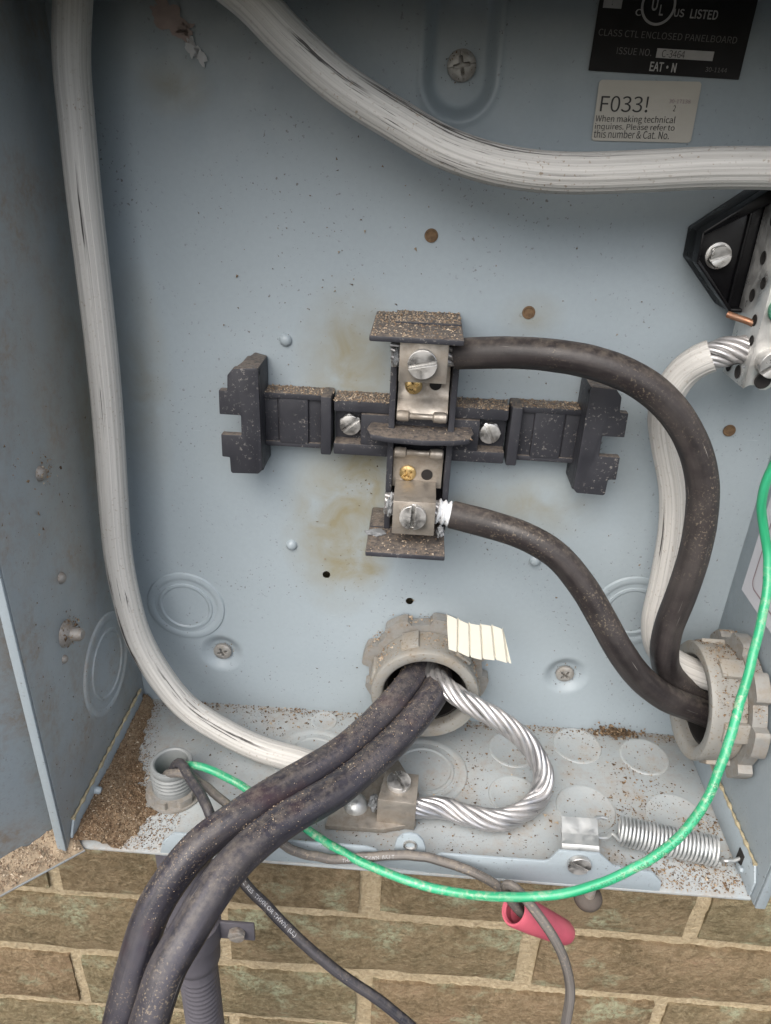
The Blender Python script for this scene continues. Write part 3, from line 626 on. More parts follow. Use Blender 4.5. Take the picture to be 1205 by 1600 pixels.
for r_ in range(-6, 10):
    zc = -0.166 + 0.068*r_; off = 0.021 if r_ % 2 == 0 else 0.1365
    for c_ in range(-3, 4):
        xc = off + 0.2195*c_ + random.uniform(-0.002, 0.002)
        if zc > 0.02 and -0.01 < xc - 0.105 and xc + 0.105 < 0.31: continue
        if zc - 0.03 > 0 and xc > 0.0 and xc < 0.3: continue
        mesh_obj('brick', bms[n % 7], m_brick, bw, Matrix.Translation((xc, YB + random.uniform(-0.001, 0.0012), zc + random.uniform(-0.0012, 0.0012))) @ Matrix.Rotation(R(random.uniform(-0.35, 0.35)), 4, 'Y')); n += 1
def mortar():
    xs = np.arange(-0.66, 0.80, 0.004); zs = np.arange(-0.60, 0.50, 0.004); V = []
    for z in zs:
        for x in xs: V.append((x, YB + 0.0042 + 0.0012*noise.noise(Vector((x*120, z*120, 1))) + 0.0012*noise.noise(Vector((x*380, z*380, 4))), z))
    nx = len(xs); idx = np.arange(len(V)).reshape(len(zs), nx)
    F = np.stack([idx[:-1, :-1], idx[:-1, 1:], idx[1:, 1:], idx[1:, :-1]], -1).reshape(-1, 4)
    return raw('mortar_bed', V, F, 80)
mesh_obj('mortar_bed', mortar(), m_mortar, bw)

# ================================================================== CONDUIT BUSHINGS
def ring_prism(bm, fo, ri, h0, h1, seg=128, bev=0):
    o = [bm.verts.new((fo(t)*math.cos(t), fo(t)*math.sin(t), h)) for h in (h0, h1) for t in [2*math.pi*k/seg for k in range(seg)]]
    i = [bm.verts.new((ri*math.cos(t), ri*math.sin(t), h)) for h in (h0, h1) for t in [2*math.pi*k/seg for k in range(seg)]]
    for k in range(seg):
        j = (k+1) % seg
        bm.faces.new((o[k], o[j], o[seg+j], o[seg+k])); bm.faces.new((i[j], i[k], i[seg+k], i[seg+j]))
        bm.faces.new((o[seg+k], o[seg+j], i[seg+j], i[seg+k])); bm.faces.new((o[j], o[k], i[k], i[j]))
def locknut_mesh(r0, r1, lugs, h0, h1, ri):
    bm = bmesh.new()
    def fo(t):
        u = (t*lugs/(2*math.pi)) % 1.0; s = min(max((0.30 - abs(u - 0.5))/0.06, 0), 1)
        return r0 + (r1 - r0)*s
    ring_prism(bm, fo, ri, h0, h1, 160)
    return bm_mesh('locknut', bm, 30)
def bushing(label, loc, nrm, spin=0.0, depth=0.0268):
    t = thing('conduit_bushing', label, 'bushing', loc); M = frame(loc, nrm) @ Matrix.Rotation(R(spin), 4, 'Z')
    d = depth
    prof = [(0.0225, 0.0078), (0.0258, 0.0078), (0.0262, 0.0095), (0.0268, d-0.004), (0.0272, d-0.0012), (0.0266, d-0.0002), (0.0252, d), (0.0222, d-0.0004), (0.0212, d-0.0012), (0.0208, d-0.003), (0.0208, d-0.014)]
    rg = mesh_obj('bushing_ring', lathe('bushing_ring', prof, 96, 40, True), m_bushing, t, M)
    bm = bmesh.new()
    box_bm(bm, -0.0045, 0.0045, 0.0255, 0.0281, d-0.0175, d-0.0055, 0.0005)
    rib = bm_mesh('grip_rib', bm); 
    for k in range(6): mesh_obj('grip_rib', rib, m_bushing, rg, M @ Matrix.Rotation(k*math.pi/3 + 0.2, 4, 'Z'))
    mesh_obj('locknut', locknut_mesh(0.0295, 0.0335, 8, 0.0012, 0.0075, 0.0228), m_cast, t, M)
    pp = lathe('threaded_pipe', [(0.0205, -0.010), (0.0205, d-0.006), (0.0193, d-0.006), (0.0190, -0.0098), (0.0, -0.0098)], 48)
    mesh_obj('threaded_pipe', pp, m_hole, t, M)  # pipe coloured near black to paint its shaded inside
    return t
bushing('grey plastic conduit bushing on the back panel with dark cables and bare wire passing through', (0.1551, 0, 0.0386), BK, 8)
bushing('grey plastic conduit bushing on the right wall with two black cables passing through', (W - 0.0004, -0.0400, 0.0600), RWN, 30, 0.0235)

# ================================================================== TERMINAL BLOCK
tbk = thing('terminal_block', 'black moulded main lug terminal block screwed to the middle of the back panel', 'terminal block', (0.1439, 0, 0.170))
def mm(*a): return [v/1000 for v in a]
def Bx(bm, x0, x1, z0, z1, d0, d1, bev=0.5):
    box_bm(bm, *mm(x0, x1), *mm(-d0, -d1), *mm(z0, z1), bev/1000)
def mir(bm, m):
    if m:
        for v in bm.verts: v.co.x = 2*0.14395 - v.co.x
def part(name, bm, mat, parent, m=0, smooth=35):
    mir(bm, m); return mesh_obj(name, bm_mesh(name, bm, smooth), mat, parent)
for m in (0, 1):
    b = bmesh.new(); Bx(b, 73, 103, 163.5, 185, 1, 9.5); arm = part('arm', b, m_plastic, tbk, m)
    b = bmesh.new(); Bx(b, 73, 103, 184.6, 187.2, 1, 11.5, 0.4); Bx(b, 73, 103, 162.2, 164.6, 1, 10.6, 0.4); part('arm_rail', b, m_plastic, arm, m)
    b = bmesh.new(); Bx(b, 82.5, 95.5, 164.0, 186.0, 8, 11.2, 0.9); part('raised_panel', b, m_plastic, arm, m)
    b = bmesh.new(); Bx(b, 74.0, 82.0, 164.2, 184.9, 8, 10.0, 0.3); part('raised_panel', b, m_plastic, arm, m)
    b = bmesh.new(); Bx(b, 101.2, 105.8, 161.0, 187.6, 1, 14.5, 0.7); part('end_rib', b, m_plastic, arm, m)
    b = bmesh.new(); Bx(b, 106.9, 131, 181.2, 186.4, 0.8, 14, 0.7); Bx(b, 106.9, 131, 161.8, 167.2, 0.8, 15, 0.7); Bx(b, 118.6, 131, 166.6, 181, 0.8, 14.8, 0.6); Bx(b, 106.9, 119, 166.6, 182, 0.8, 7.6, 0.2)
    pk = part('screw_pocket', b, m_plastic, tbk, m)
    cl = [(63, 190), (63.4, 196.5), (66.0, 199.6), (75.4, 200.4), (76.4, 199), (76.4, 154.6), (74.6, 152.6), (63.0, 152.2), (62.4, 153), (62.3, 159.7), (59, 159.9), (59.2, 170.4), (68, 170.4), (68.2, 179.3), (59.1, 179.3), (59.4, 190)]
    b = bmesh.new(); slab_bm(b, [(x/1000, -0.0165, z/1000) for x, z in cl], (0, -1, 0), 0.0040, 0.0005)
    Bx(b, 67.5, 76.5, 153, 199.8, 0.8, 18, 0.9)
    slab_bm(b, [tuple(mm(76.4, -19.8, 200.2)), tuple(mm(76.4, -1, 200.2)), tuple(mm(71.0, -1, 201.5)), tuple(mm(66.0, -19.8, 199.4))], (0, 0, -1), 0.004, 0.0005)
    part('end_clip', b, m_plastic, tbk, m)
screw(sm_hex, m_screw, tbk, (0.1137, -0.0078, 0.1741), BK, 38, 'mounting_screw')
screw(sm_hex, m_screw, tbk, (0.1742, -0.0078, 0.1739), BK, -62, 'mounting_screw')
b = bmesh.new(); Bx(b, 130.6, 158.0, 129.0, 219.6, 0.6, 7.5, 0.3); Bx(b, 130.6, 133.2, 129.5, 219.5, 0.6, 21, 0.4); Bx(b, 155.6, 158.2, 129.5, 219.5, 0.6, 21, 0.4); part('housing', b, m_plastic, tbk)
b = bmesh.new(); Bx(b, 123.0, 157.9, 219.4, 221.6, 0.8, 42, 0.5); Bx(b, 131.5, 157.5, 221.3, 222.5, 1.5, 21, 0.3); part('upper_hood', b, m_plastic, tbk)
b = bmesh.new(); Bx(b, 124.0, 157.8, 127.2, 129.5, 0.8, 42.0, 0.5); Bx(b, 124.4, 157.4, 129.3, 130.1, 1.5, 20, 0.3); part('lower_hood', b, m_plastic, tbk)
sh = [(124, 9), (131, 9), (157, 9), (165, 9), (166.6, 22), (164.5, 28.3), (158, 30.0), (145, 30.8), (131, 30.4), (123.5, 29.0), (121.6, 23)]
b = bmesh.new(); slab_bm(b, [(x/1000, -d/1000, 0.1745) for x, d in sh], (0, 0, 1), 0.0026, 0.0007)
for v in b.verts: v.co.z += 0.0015*((v.co.x - 0.1439)/0.022)**2*0.6
part('divider_shelf', b, m_plastic, tbk)
b = bmesh.new(); Bx(b, 133.4, 155.4, 172.8, 184.0, 6, 15.5, 0.5); part('divider_wall', b, m_plastic, tbk)
def plate_mesh(prof, x0, x1, th):
    """strip bent along profile (d, z)"""
    bm = bmesh.new(); A = [Vector((0, -d/1000, z/1000)) for d, z in prof]; N_ = []
    for i in range(len(A)):
        t = (A[min(i+1, len(A)-1)] - A[max(i-1, 0)]).normalized(); N_.append(Vector((0, -t.z, t.y)))
    rows = [[bm.verts.new(Vector((x/1000, 0, 0)) + A[i] + N_[i]*o) for x in (x0, x1) for o in (0, th/1000)] for i in range(len(A))]
    for i in range(len(A)-1):
        p, q = rows[i], rows[i+1]
        for a_, b_ in ((0, 1), (1, 3), (3, 2), (2, 0)): bm.faces.new((p[a_], p[b_], q[b_], q[a_]))
    bm.faces.new((rows[0][0], rows[0][2], rows[0][3], rows[0][1])); bm.faces.new((rows[-1][0], rows[-1][1], rows[-1][3], rows[-1][2]))
    return bm
up_ = part('terminal_plate', plate_mesh([(12.5, 207), (13.5, 197), (14.2, 192), (16, 189.2), (18.5, 187.2), (19.8, 184.5)], 133.9, 155.0, 1.3), m_nickel, tbk)
lo_ = part('terminal_plate', plate_mesh([(19.5, 167.5), (18.0, 165), (16.2, 162.5), (15.6, 158), (15.4, 149.2)][::-1], 133.4, 154.8, 1.3), m_nickel, tbk)
roll = lathe('contact_roll', [(0, -0.0106), (0.0014, -0.0106), (0.0021, -0.0101), (0.0023, -0.0085), (0.0022, -0.0056), (0.0013, -0.0050), (0.0012, 0.0044), (0.0022, 0.0050), (0.0024, 0.0075), (0.0022, 0.0100), (0.0014, 0.0106), (0, 0.0106)], 20, 45)
mesh_obj('contact_roll', roll, m_nickel, up_, frame((0.1444, -0.0215, 0.1838), (1, 0, 0)))
mesh_obj('contact_roll', roll, m_nickel, lo_, frame((0.1441, -0.0200, 0.1668), (1, 0, 0)))
screw(sm_brass, m_brass, up_, (0.1402, -0.0156, 0.1952), (0, -1, 0.08), 20, 'terminal_screw')
screw(sm_brass, m_brass, lo_, (0.1399, -0.0170, 0.1560), BK, 35, 'terminal_screw')
hol = lathe('screw_hole', [(0.0025, 0.0), (0.0025, 0.00022), (0.0, 0.00024)], 24)  # flat disc, the shade of the hole is its dark colour
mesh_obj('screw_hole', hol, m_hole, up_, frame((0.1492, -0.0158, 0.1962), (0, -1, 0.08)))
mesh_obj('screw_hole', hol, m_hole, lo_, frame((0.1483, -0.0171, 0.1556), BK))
for (x0, x1, z0, z1, sx, sz, turn) in ((134.3, 152.7, 203.4, 218.9, 0.1431, 0.2112, 12), (134.7, 152.5, 136.8, 152.4, 0.1432, 0.1462, 88)):
    b = bmesh.new(); Bx(b, x0, x1, z0, z1, 14, 38, 0.35); lug = part('lug', b, m_nickel, tbk)
    screw(sm_big, m_screw, lug, (sx, -0.0378, sz), BK, turn, 'lug_screw')
# paste squeezed out of the lug mouths
def blob_mesh(c, r, seed, sx=1, sy=1, sz=1):
    bm = bmesh.new(); bmesh.ops.create_icosphere(bm, subdivisions=3, radius=1)
    for v in bm.verts:
        k = 1 + 0.55*noise.noise(v.co*2.1 + Vector((seed, 0, 0))) + 0.2*noise.noise(v.co*5 + Vector((0, seed, 0))); v.co = Vector((v.co.x*sx, v.co.y*sy, v.co.z*sz))*k*r + Vector(c)
    return bm
part('oxide_paste', blob_mesh((0.1335, -0.030, 0.146), 0.0035, 1.0, 0.5, 1, 1.4), m_paste, tbk)
part('oxide_paste', blob_mesh((0.1335, -0.030, 0.2105), 0.0030, 4.0, 0.5, 1, 1.2), m_paste, tbk)
part('oxide_paste', blob_mesh((0.127, -0.026, 0.1302), 0.0032, 7.0, 1.3, 0.8, 0.25), m_paste, tbk)
part('oxide_paste', blob_mesh((0.1555, -0.033, 0.1365), 0.0026, 9.0, 0.6, 1, 1.0), m_paste, tbk)

# ================================================================== NEUTRAL BAR AND ITS MOUNT
nb = thing('neutral_bar', 'aluminium neutral bar on a glossy black plastic mount at the right', 'bus bar', (0.265, 0, 0.21))
out = [(0.2427, 0.2493), (0.2425, 0.2602), (0.2600, 0.2738), (0.2640, 0.2765), (0.2860, 0.2765), (0.2860, 0.2318), (0.2594, 0.2318)]
mt = slab('mount', m_gloss, nb, [(x, -0.0008, z) for x, z in out], BK, 0.0120, 0.0005)
def rim(i, j, w0, w1, d):
    a = Vector((out[i][0], 0, out[i][1])); b_ = Vector((out[j][0], 0, out[j][1])); t = (b_ - a).normalized(); nn = Vector((t.z, 0, -t.x))
    c = Vector((0.262, 0, 0.254));
    if (c - a).dot(nn) < 0: nn = -nn
    return [(a.x, -0.0009, a.z), (b_.x, -0.0009, b_.z), (b_.x + nn.x*w1, -0.0009, b_.z + nn.z*w1), (a.x + nn.x*w0, -0.0009, a.z + nn.z*w0)]
for i, j, w0, w1, d in ((1, 3, 0.0016, 0.0052, 0.0178), (0, 1, 0.0010, 0.0010, 0.0174), (6, 0, 0.0014, 0.0014, 0.0170), (5, 6, 0.0014, 0.0014, 0.0170)):
    slab('mount_rim', m_gloss, mt, rim(i, j, w0, w1, d), BK, d, 0.0005)
slab('mount_rib', m_gloss, mt, [(0.2592, -0.012, 0.2330), (0.2602, -0.012, 0.2330), (0.2602, -0.012, 0.2730), (0.2592, -0.012, 0.2730)], BK, 0.0030, 0.0003)
screw(screw_mesh('screw', 0.0038, 0.0046, 0.15, 'slot', 0.2, 0.0043, 0.0049), m_screw, mt, (0.2519, -0.0126, 0.2515), BK, 20, 'mounting_screw')
bx0, bx1, bd0, bd1, bz0, bz1 = 0.2640, 0.2850, 0.014, 0.0365, 0.2075, 0.2790
scal = [(bx0, bz1), (bx0, bz0)]
for k in range(1, 10): scal.append((bx0 + 0.0021*k, bz0 + (0.0016 if k % 4 in (1, 2) else 0.0)))
scal += [(bx1, bz0), (bx1, bz1)]
bar = slab('bar', m_barmetal, nb, [(x, -bd0, z) for x, z in scal], BK, bd1 - bd0, 0.0004)
holm = lathe('wire_hole', [(0.0024, 0.00025), (0.0021, 0.0004), (0.0018, 0.00015), (0, 0.0001)], 20, 40)  # shallow disc, hole depth painted as shade by its dark colour
for z, d, s in ((0.2395, 0.0235, 1.0), (0.2450, 0.0300, 0.9), (0.2530, 0.0245, 1.0), (0.2320, 0.031, 0.9), (0.2118, 0.0190, 1.1), (0.2118, 0.0285, 1.1), (0.2600, 0.030, 0.9), (0.2660, 0.0245, 1.0), (0.2250, 0.0330, 0.8)):
    mesh_obj('wire_hole', holm, m_hole, bar, frame((bx0, -d, z), RWN) @ Matrix.Scale(s, 4))
big = screw_mesh('screw', 0.0049, 0.0065, 0.16, 'slot', 0.15)
screw(big, m_screw, bar, (0.2702, -bd1 + 0.0003, 0.2185), BK, 40, 'clamp_screw')
screw(sm_round, m_greenscrew, bar, (0.2700, -bd1 + 0.0003, 0.2375), BK, 70, 'clamp_screw')
screw(sm_round, m_screw, bar, (0.2700, -bd1 + 0.0003, 0.2560), BK, 10, 'clamp_screw')
mesh_obj('wire_hole', holm, m_hole, bar, frame((0.2702, -bd1, 0.2112), BK) @ Matrix.Scale(1.3, 4))
cs = tube('copper_wire_stub', m_copper, None, [(0.2564, -0.0240, 0.2323), (0.2590, -0.0260, 0.2317), (0.2621, -0.0280, 0.2311), (0.2654, -0.0300, 0.2301)], 0.00125, 12, 0.0008)
tag(cs, 'short bare copper wire stub poking out of the neutral bar', 'wire')

# ================================================================== WHITE CABLES
def ridges(th): return 0.014*np.cos(th*17) + 0.010*np.cos(th*27 + 1.0)
WRAD = 0.0062
def jacket_u(pts, near, d):
    A, s = spline(pts, 0.002); T, N, B = frames(A); k = int(np.argmin(np.linalg.norm(A - np.array(near), axis=1))); d = np.array(d)
    return (math.atan2(d@B[k], d@N[k])/(2*math.pi)) % 1.0, s[k]
LEFT = [(0.0264, -0.0220, 0.3432), (0.0216, -0.0210, 0.3316), (0.0190, -0.0200, 0.3230), (0.0162, -0.0210, 0.3056), (0.0151, -0.0210, 0.2873), (0.0145, -0.0220, 0.2639), (0.0143, -0.0230, 0.2384), (0.0141, -0.0250, 0.2014), (0.0130, -0.0260, 0.1724), (0.0116, -0.0280, 0.1423), (0.0104, -0.0290, 0.1148), (0.0119, -0.0310, 0.0926), (0.0159, -0.0330, 0.0689),
     (0.0252, -0.0350, 0.0471), (0.0371, -0.0365, 0.0299), (0.0577, -0.0385, 0.0159), (0.0748, -0.0409, 0.0095), (0.0924, -0.0451, 0.0090), (0.1080, -0.0490, 0.0100), (0.1240, -0.0465, 0.0150), (0.1400, -0.0360, 0.0230), (0.1500, -0.0200, 0.0270), (0.1530, -0.0020, 0.0280)]
(ua, va), (ub, vb) = jacket_u(LEFT, (0.0125, -0.0310, 0.0876), (-0.6, -0.8, 0.0)), jacket_u(LEFT, (0.0398, -0.0370, 0.0294), (0.15, -0.55, 0.8))
m_white_left = white_jacket('white_jacket_left', [(ua, 0.06, va - 0.025, va + 0.040, 2.0), (ub, 0.055, vb - 0.035, vb + 0.050, 5.0)])
c = tube('white_cable', m_white_left, None, LEFT, WRAD, 88, 0.002, ridges)
tag(c, 'long white ribbed cable running down the left wall and along the floor', 'cable')
OVER = [(0.0558, -0.0360, 0.3429), (0.0708, -0.0370, 0.3309), (0.0831, -0.0380, 0.3227), (0.0952, -0.0380, 0.3124), (0.1110, -0.0380, 0.3011), (0.1305, -0.0380, 0.2911), (0.1453, -0.0380, 0.2844), (0.1601, -0.0380, 0.2804), (0.1750, -0.0380, 0.2785), (0.1894, -0.0380, 0.2783), (0.2111, -0.0380, 0.2798), (0.2318, -0.0380, 0.2816), (0.2530, -0.0380, 0.2825), (0.2726, -0.0380, 0.2824)]
(ua, va), (ub, vb) = jacket_u(OVER, (0.1044, -0.0380, 0.3056), (0.3, -0.9, 0.2)), jacket_u(OVER, (0.1448, -0.0380, 0.2845), (0.2, -0.5, 0.85))
m_white_top = white_jacket('white_jacket_top', [(ua, 0.05, va - 0.015, va + 0.020, 3.0), (ub, 0.07, vb - 0.040, vb + 0.050, 7.0), (ub - 0.06, 0.04, vb - 0.030, vb + 0.020, 9.0)])
c = tube('white_cable', m_white_top, None, OVER, 0.0064, 88, 0.002, ridges)
tag(c, 'white ribbed cable sweeping across the top of the panel', 'cable')
wc = thing('white_cable', 'white cable with stripped aluminium end clamped in the neutral bar', 'cable', (0.252, -0.02, 0.15))
tube('jacket', m_white, wc, [(0.2536, -0.0260, 0.2168), (0.2505, -0.0250, 0.2148), (0.2463, -0.0220, 0.2091), (0.2431, -0.0200, 0.1999), (0.2435, -0.0180, 0.1888), (0.2472, -0.0170, 0.1774), (0.2550, -0.0170, 0.1564), (0.2586, -0.0180, 0.1373), (0.2596, -0.0200, 0.1118), (0.2590, -0.0240, 0.0896), (0.2615, -0.0280, 0.0799), (0.2678, -0.0300, 0.0741), (0.2790, -0.0316, 0.0696), (0.2900, -0.0360, 0.0690), (0.3000, -0.0360, 0.0685)], WRAD, 88, 0.002, ridges)
strands('strand', m_alu, wc, [(0.2485, -0.0240, 0.2131), (0.2536, -0.0260, 0.2168), (0.2594, -0.0270, 0.2191), (0.2672, -0.0280, 0.2210)], 0.0043, 10, 0.00128, 0.036, True, 0.0006)

# ================================================================== BLACK CABLES TO THE LUGS
def lumpy(r0, seed, k=0.03):
    return lambda s: r0*np.array([1 + k*noise.noise(Vector((x*38, seed, 0.5))) + 0.5*k*noise.noise(Vector((x*140, seed, 3.5))) for x in s])
def crease(a0, seed):
    return lambda th: -0.035*np.exp(-(np.angle(np.exp(1j*(th - a0)))/0.16)**2) + 0.010*np.cos(2*th + seed)
def cable(label, pts, rad, mat, cond, tape=False):
    t = thing('black_cable', label, 'cable', pts[0]); tube('jacket', mat, t, pts, lumpy(rad, pts[0][2]*90), 48, 0.002, crease(pts[0][2]*9, 1.0))
    if cond: strands('strand', m_alu, t, cond, 0.0036, 9, 0.0012, 0.05, True, 0.001)
    return t
c1 = cable('black cable from the upper lug looping down to the right wall bushing', [(0.1564, -0.0260, 0.2121), (0.1626, -0.0280, 0.2133), (0.1768, -0.0320, 0.2154), (0.1907, -0.0360, 0.2163), (0.2068, -0.0400, 0.2152), (0.2235, -0.0430, 0.2100), (0.2366, -0.0450, 0.2008), (0.2470, -0.0460, 0.1878), (0.2533, -0.0470, 0.1740), (0.2569, -0.0470, 0.1574), (0.2580, -0.0470, 0.1398), (0.2571, -0.0470, 0.1210), (0.2560, -0.0460, 0.1037), (0.2575, -0.0450, 0.0892),
      (0.2657, -0.0380, 0.0719), (0.2750, -0.0362, 0.0628), (0.2880, -0.0330, 0.0545), (0.3000, -0.0330, 0.0530)], 0.0061, m_dark, [(0.1310, -0.0260, 0.2105), (0.1400, -0.0260, 0.2110), (0.1490, -0.0260, 0.2115), (0.1575, -0.0262, 0.2123)])
c2 = cable('black cable from the lower lug bending into the right wall bushing', [(0.1601, -0.0260, 0.1414), (0.1667, -0.0280, 0.1410), (0.1749, -0.0310, 0.1407), (0.1910, -0.0360, 0.1384), (0.2048, -0.0400, 0.1323), (0.2167, -0.0440, 0.1207), (0.2262, -0.0480, 0.1078), (0.2353, -0.0520, 0.0946), (0.2472, -0.0510, 0.0797), (0.2616, -0.0490, 0.0675), (0.2770, -0.0463, 0.0597), (0.2890, -0.0465, 0.0555), (0.3000, -0.0465, 0.0550)], 0.0061, m_dark, [(0.1310, -0.0260, 0.1450), (0.1400, -0.0260, 0.1445), (0.1490, -0.0260, 0.1435), (0.1600, -0.0265, 0.1418)])
tube('paste_collar', m_tape2, c2, [(0.1535, -0.0261, 0.1427), (0.1555, -0.0262, 0.1424), (0.1592, -0.0264, 0.1419)], lambda s: 0.0052 + 0.0006*np.sin(s*2600), 22, 0.0004)

# ================================================================== THE PAIR OF DARK CABLES FROM THE BACK BUSHING
ca = tube('dark_cable', m_dark2, None, [(0.1510, 0.0080, 0.0400), (0.1510, -0.0040, 0.0420), (0.1479, -0.0213, 0.0443), (0.1397, -0.0371, 0.0427), (0.1272, -0.0549, 0.0397), (0.1160, -0.0693, 0.0388), (0.1043, -0.0818, 0.0394), (0.0946, -0.0912, 0.0395), (0.0792, -0.1060, 0.0380), (0.0673, -0.1156, 0.0335), (0.0589, -0.1233, 0.0258), (0.0508, -0.1313, 0.0132), (0.0460, -0.1394, -0.0020), (0.0416, -0.1496, -0.0211), (0.0375, -0.1577, -0.0408), (0.0337, -0.1689, -0.0705)], lumpy(0.0071, 2.2), 40, 0.002, crease(-0.5, 0.3))
tag(ca, 'dusty dark cable, left one of the pair hanging out over the front edge', 'cable')
cb = tube('dark_cable', m_dark2, None, [(0.1610, 0.0080, 0.0330), (0.1620, -0.0060, 0.0370), (0.1597, -0.0287, 0.0443), (0.1456, -0.0536, 0.0409), (0.1311, -0.0746, 0.0406), (0.1184, -0.0906, 0.0410), (0.0984, -0.1115, 0.0434), (0.0847, -0.1285, 0.0421), (0.0763, -0.1420, 0.0363), (0.0719, -0.1487, 0.0303), (0.0660, -0.1577, 0.0222), (0.0623, -0.1660, 0.0108), (0.0588, -0.1740, -0.0042), (0.0563, -0.1846, -0.0287)], lumpy(0.0071, 5.2), 40, 0.002, crease(2.4, 0.9))
tag(cb, 'dusty dark cable, right and nearer one of the pair hanging out over the front edge', 'cable')

# ================================================================== BARE STRANDED LOOP, ITS TAPE AND THE GROUND LUG
lp = thing('bare_stranded_wire', 'bare twisted aluminium conductor looping from the back bushing to the floor lug', 'wire', (0.19, -0.05, 0.0))
strands('strand', m_alu, lp, [(0.1550, 0.0060, 0.0450), (0.1572, -0.0100, 0.0432), (0.1626, -0.0270, 0.0488), (0.1725, -0.0360, 0.0471), (0.1858, -0.0410, 0.0428), (0.1982, -0.0440, 0.0363), (0.2074, -0.0470, 0.0278), (0.2133, -0.0520, 0.0180), (0.2118, -0.0577, 0.0100), (0.2026, -0.0669, 0.0080), (0.1911, -0.0722, 0.0080), (0.1770, -0.0706, 0.0080), (0.1651, -0.0678, 0.0085), (0.1532, -0.0693, 0.0090), (0.1472, -0.0691, 0.0090)], 0.0036, 8, 0.00146, 0.056, True, 0.0011)
tp = [(0.1615, -0.0330, 0.0929), (0.1702, -0.0345, 0.0933), (0.1783, -0.0340, 0.0907), (0.1868, -0.0350, 0.0900), (0.1897, -0.0360, 0.0838), (0.1929, -0.0380, 0.0731), (0.1850, -0.0365, 0.0730), (0.1738, -0.0370, 0.0751), (0.1637, -0.0350, 0.0757), (0.1624, -0.0340, 0.0854)]
bm = bmesh.new(); nxx, nzz = 150, 8; g_ = []
TL, TR, BL, BR = Vector((0.1615, -0.0330, 0.0929)), Vector((0.1874, -0.0350, 0.0897)), Vector((0.1638, -0.0350, 0.0753)), Vector((0.1931, -0.0370, 0.0719))
for th_ in (0, 0.00025):
    for j in range(nzz):
        for i in range(nxx):
            u, w = i/(nxx-1), j/(nzz-1); p = (TL*(1-u) + TR*u)*(1-w) + (BL*(1-u) + BR*u)*w
            q = (u + 0.06*w)*5.0; cr_ = 0.0007*(q % 1) - 0.0012*math.exp(-((((q + 0.5) % 1) - 0.5)/0.05)**2)
            p += Vector((0, -cr_ - th_ - 0.0012*math.sin(u*3.1), 0.0006*math.sin(u*9 + 1)*(1 if w > 0.9 or w < 0.1 else 0.4))); g_.append(bm.verts.new(p))
NN = nxx*nzz
for s_ in (0, 1):
    for j in range(nzz-1):
        for i in range(nxx-1):
            a = s_*NN + j*nxx + i; q = (g_[a], g_[a+1], g_[a+nxx+1], g_[a+nxx]); bm.faces.new(q if s_ else q[::-1])
rim_ = [i for i in range(nxx)] + [j*nxx + nxx-1 for j in range(1, nzz)] + [(nzz-1)*nxx + i for i in range(nxx-2, -1, -1)] + [j*nxx for j in range(nzz-2, 0, -1)]
for t in range(len(rim_)): a, b_ = rim_[t], rim_[(t+1) % len(rim_)]; bm.faces.new((g_[a], g_[b_], g_[NN + b_], g_[NN + a]))
tp_o = mesh_obj('tape_flag', bm_mesh('tape_flag', bm, 50), m_tape, None)
tag(tp_o, 'creased cream tape flag standing on the back bushing', 'tape')

gl = thing('ground_lug', 'tarnished ground lug on a flat strap screwed to the panel floor', 'lug', (0.135, -0.066, 0))
slab('strap', m_nickel, gl, [(0.1118, -0.0784, 0.0008), (0.1138, -0.0658, 0.0008), (0.1340, -0.0468, 0.0008), (0.1404, -0.0344, 0.0008), (0.1437, -0.0349, 0.0008), (0.1549, -0.0556, 0.0008), (0.1537, -0.0735, 0.0008), (0.1384, -0.0781, 0.0008)], (0, 0, 1), 0.0026, 0.0004)
bm = bmesh.new(); slab_bm(bm, [(0.1380, -0.0567, 0.0180), (0.1539, -0.0576, 0.0180), (0.1530, -0.0752, 0.0180), (0.1352, -0.0740, 0.0180)], (0, 0, -1), 0.0172, 0.0004); lgb = part('lug_body', bm, m_nickel, gl)
screw(sm_big, m_screw, lgb, (0.1445, -0.0644, 0.0178), (0, 0, 1), -62, 'lug_screw', (0, 1, 0))
dm = lathe('strap_screw', [(0.0058, 0), (0.0057, 0.0012), (0.0050, 0.0030), (0.0036, 0.0044), (0.0018, 0.0051), (0, 0.0053)], 32, 60)
mesh_obj('strap_screw', dm, m_zinc, gl, frame((0.1248, -0.0659, 0.0034), (0, 0, 1), (0, 1, 0)))
part('wire_tail', blob_mesh((0.1333, -0.0668, 0.0070), 0.0034, 3.0, 0.7, 1.0, 1.1), m_paste, gl)

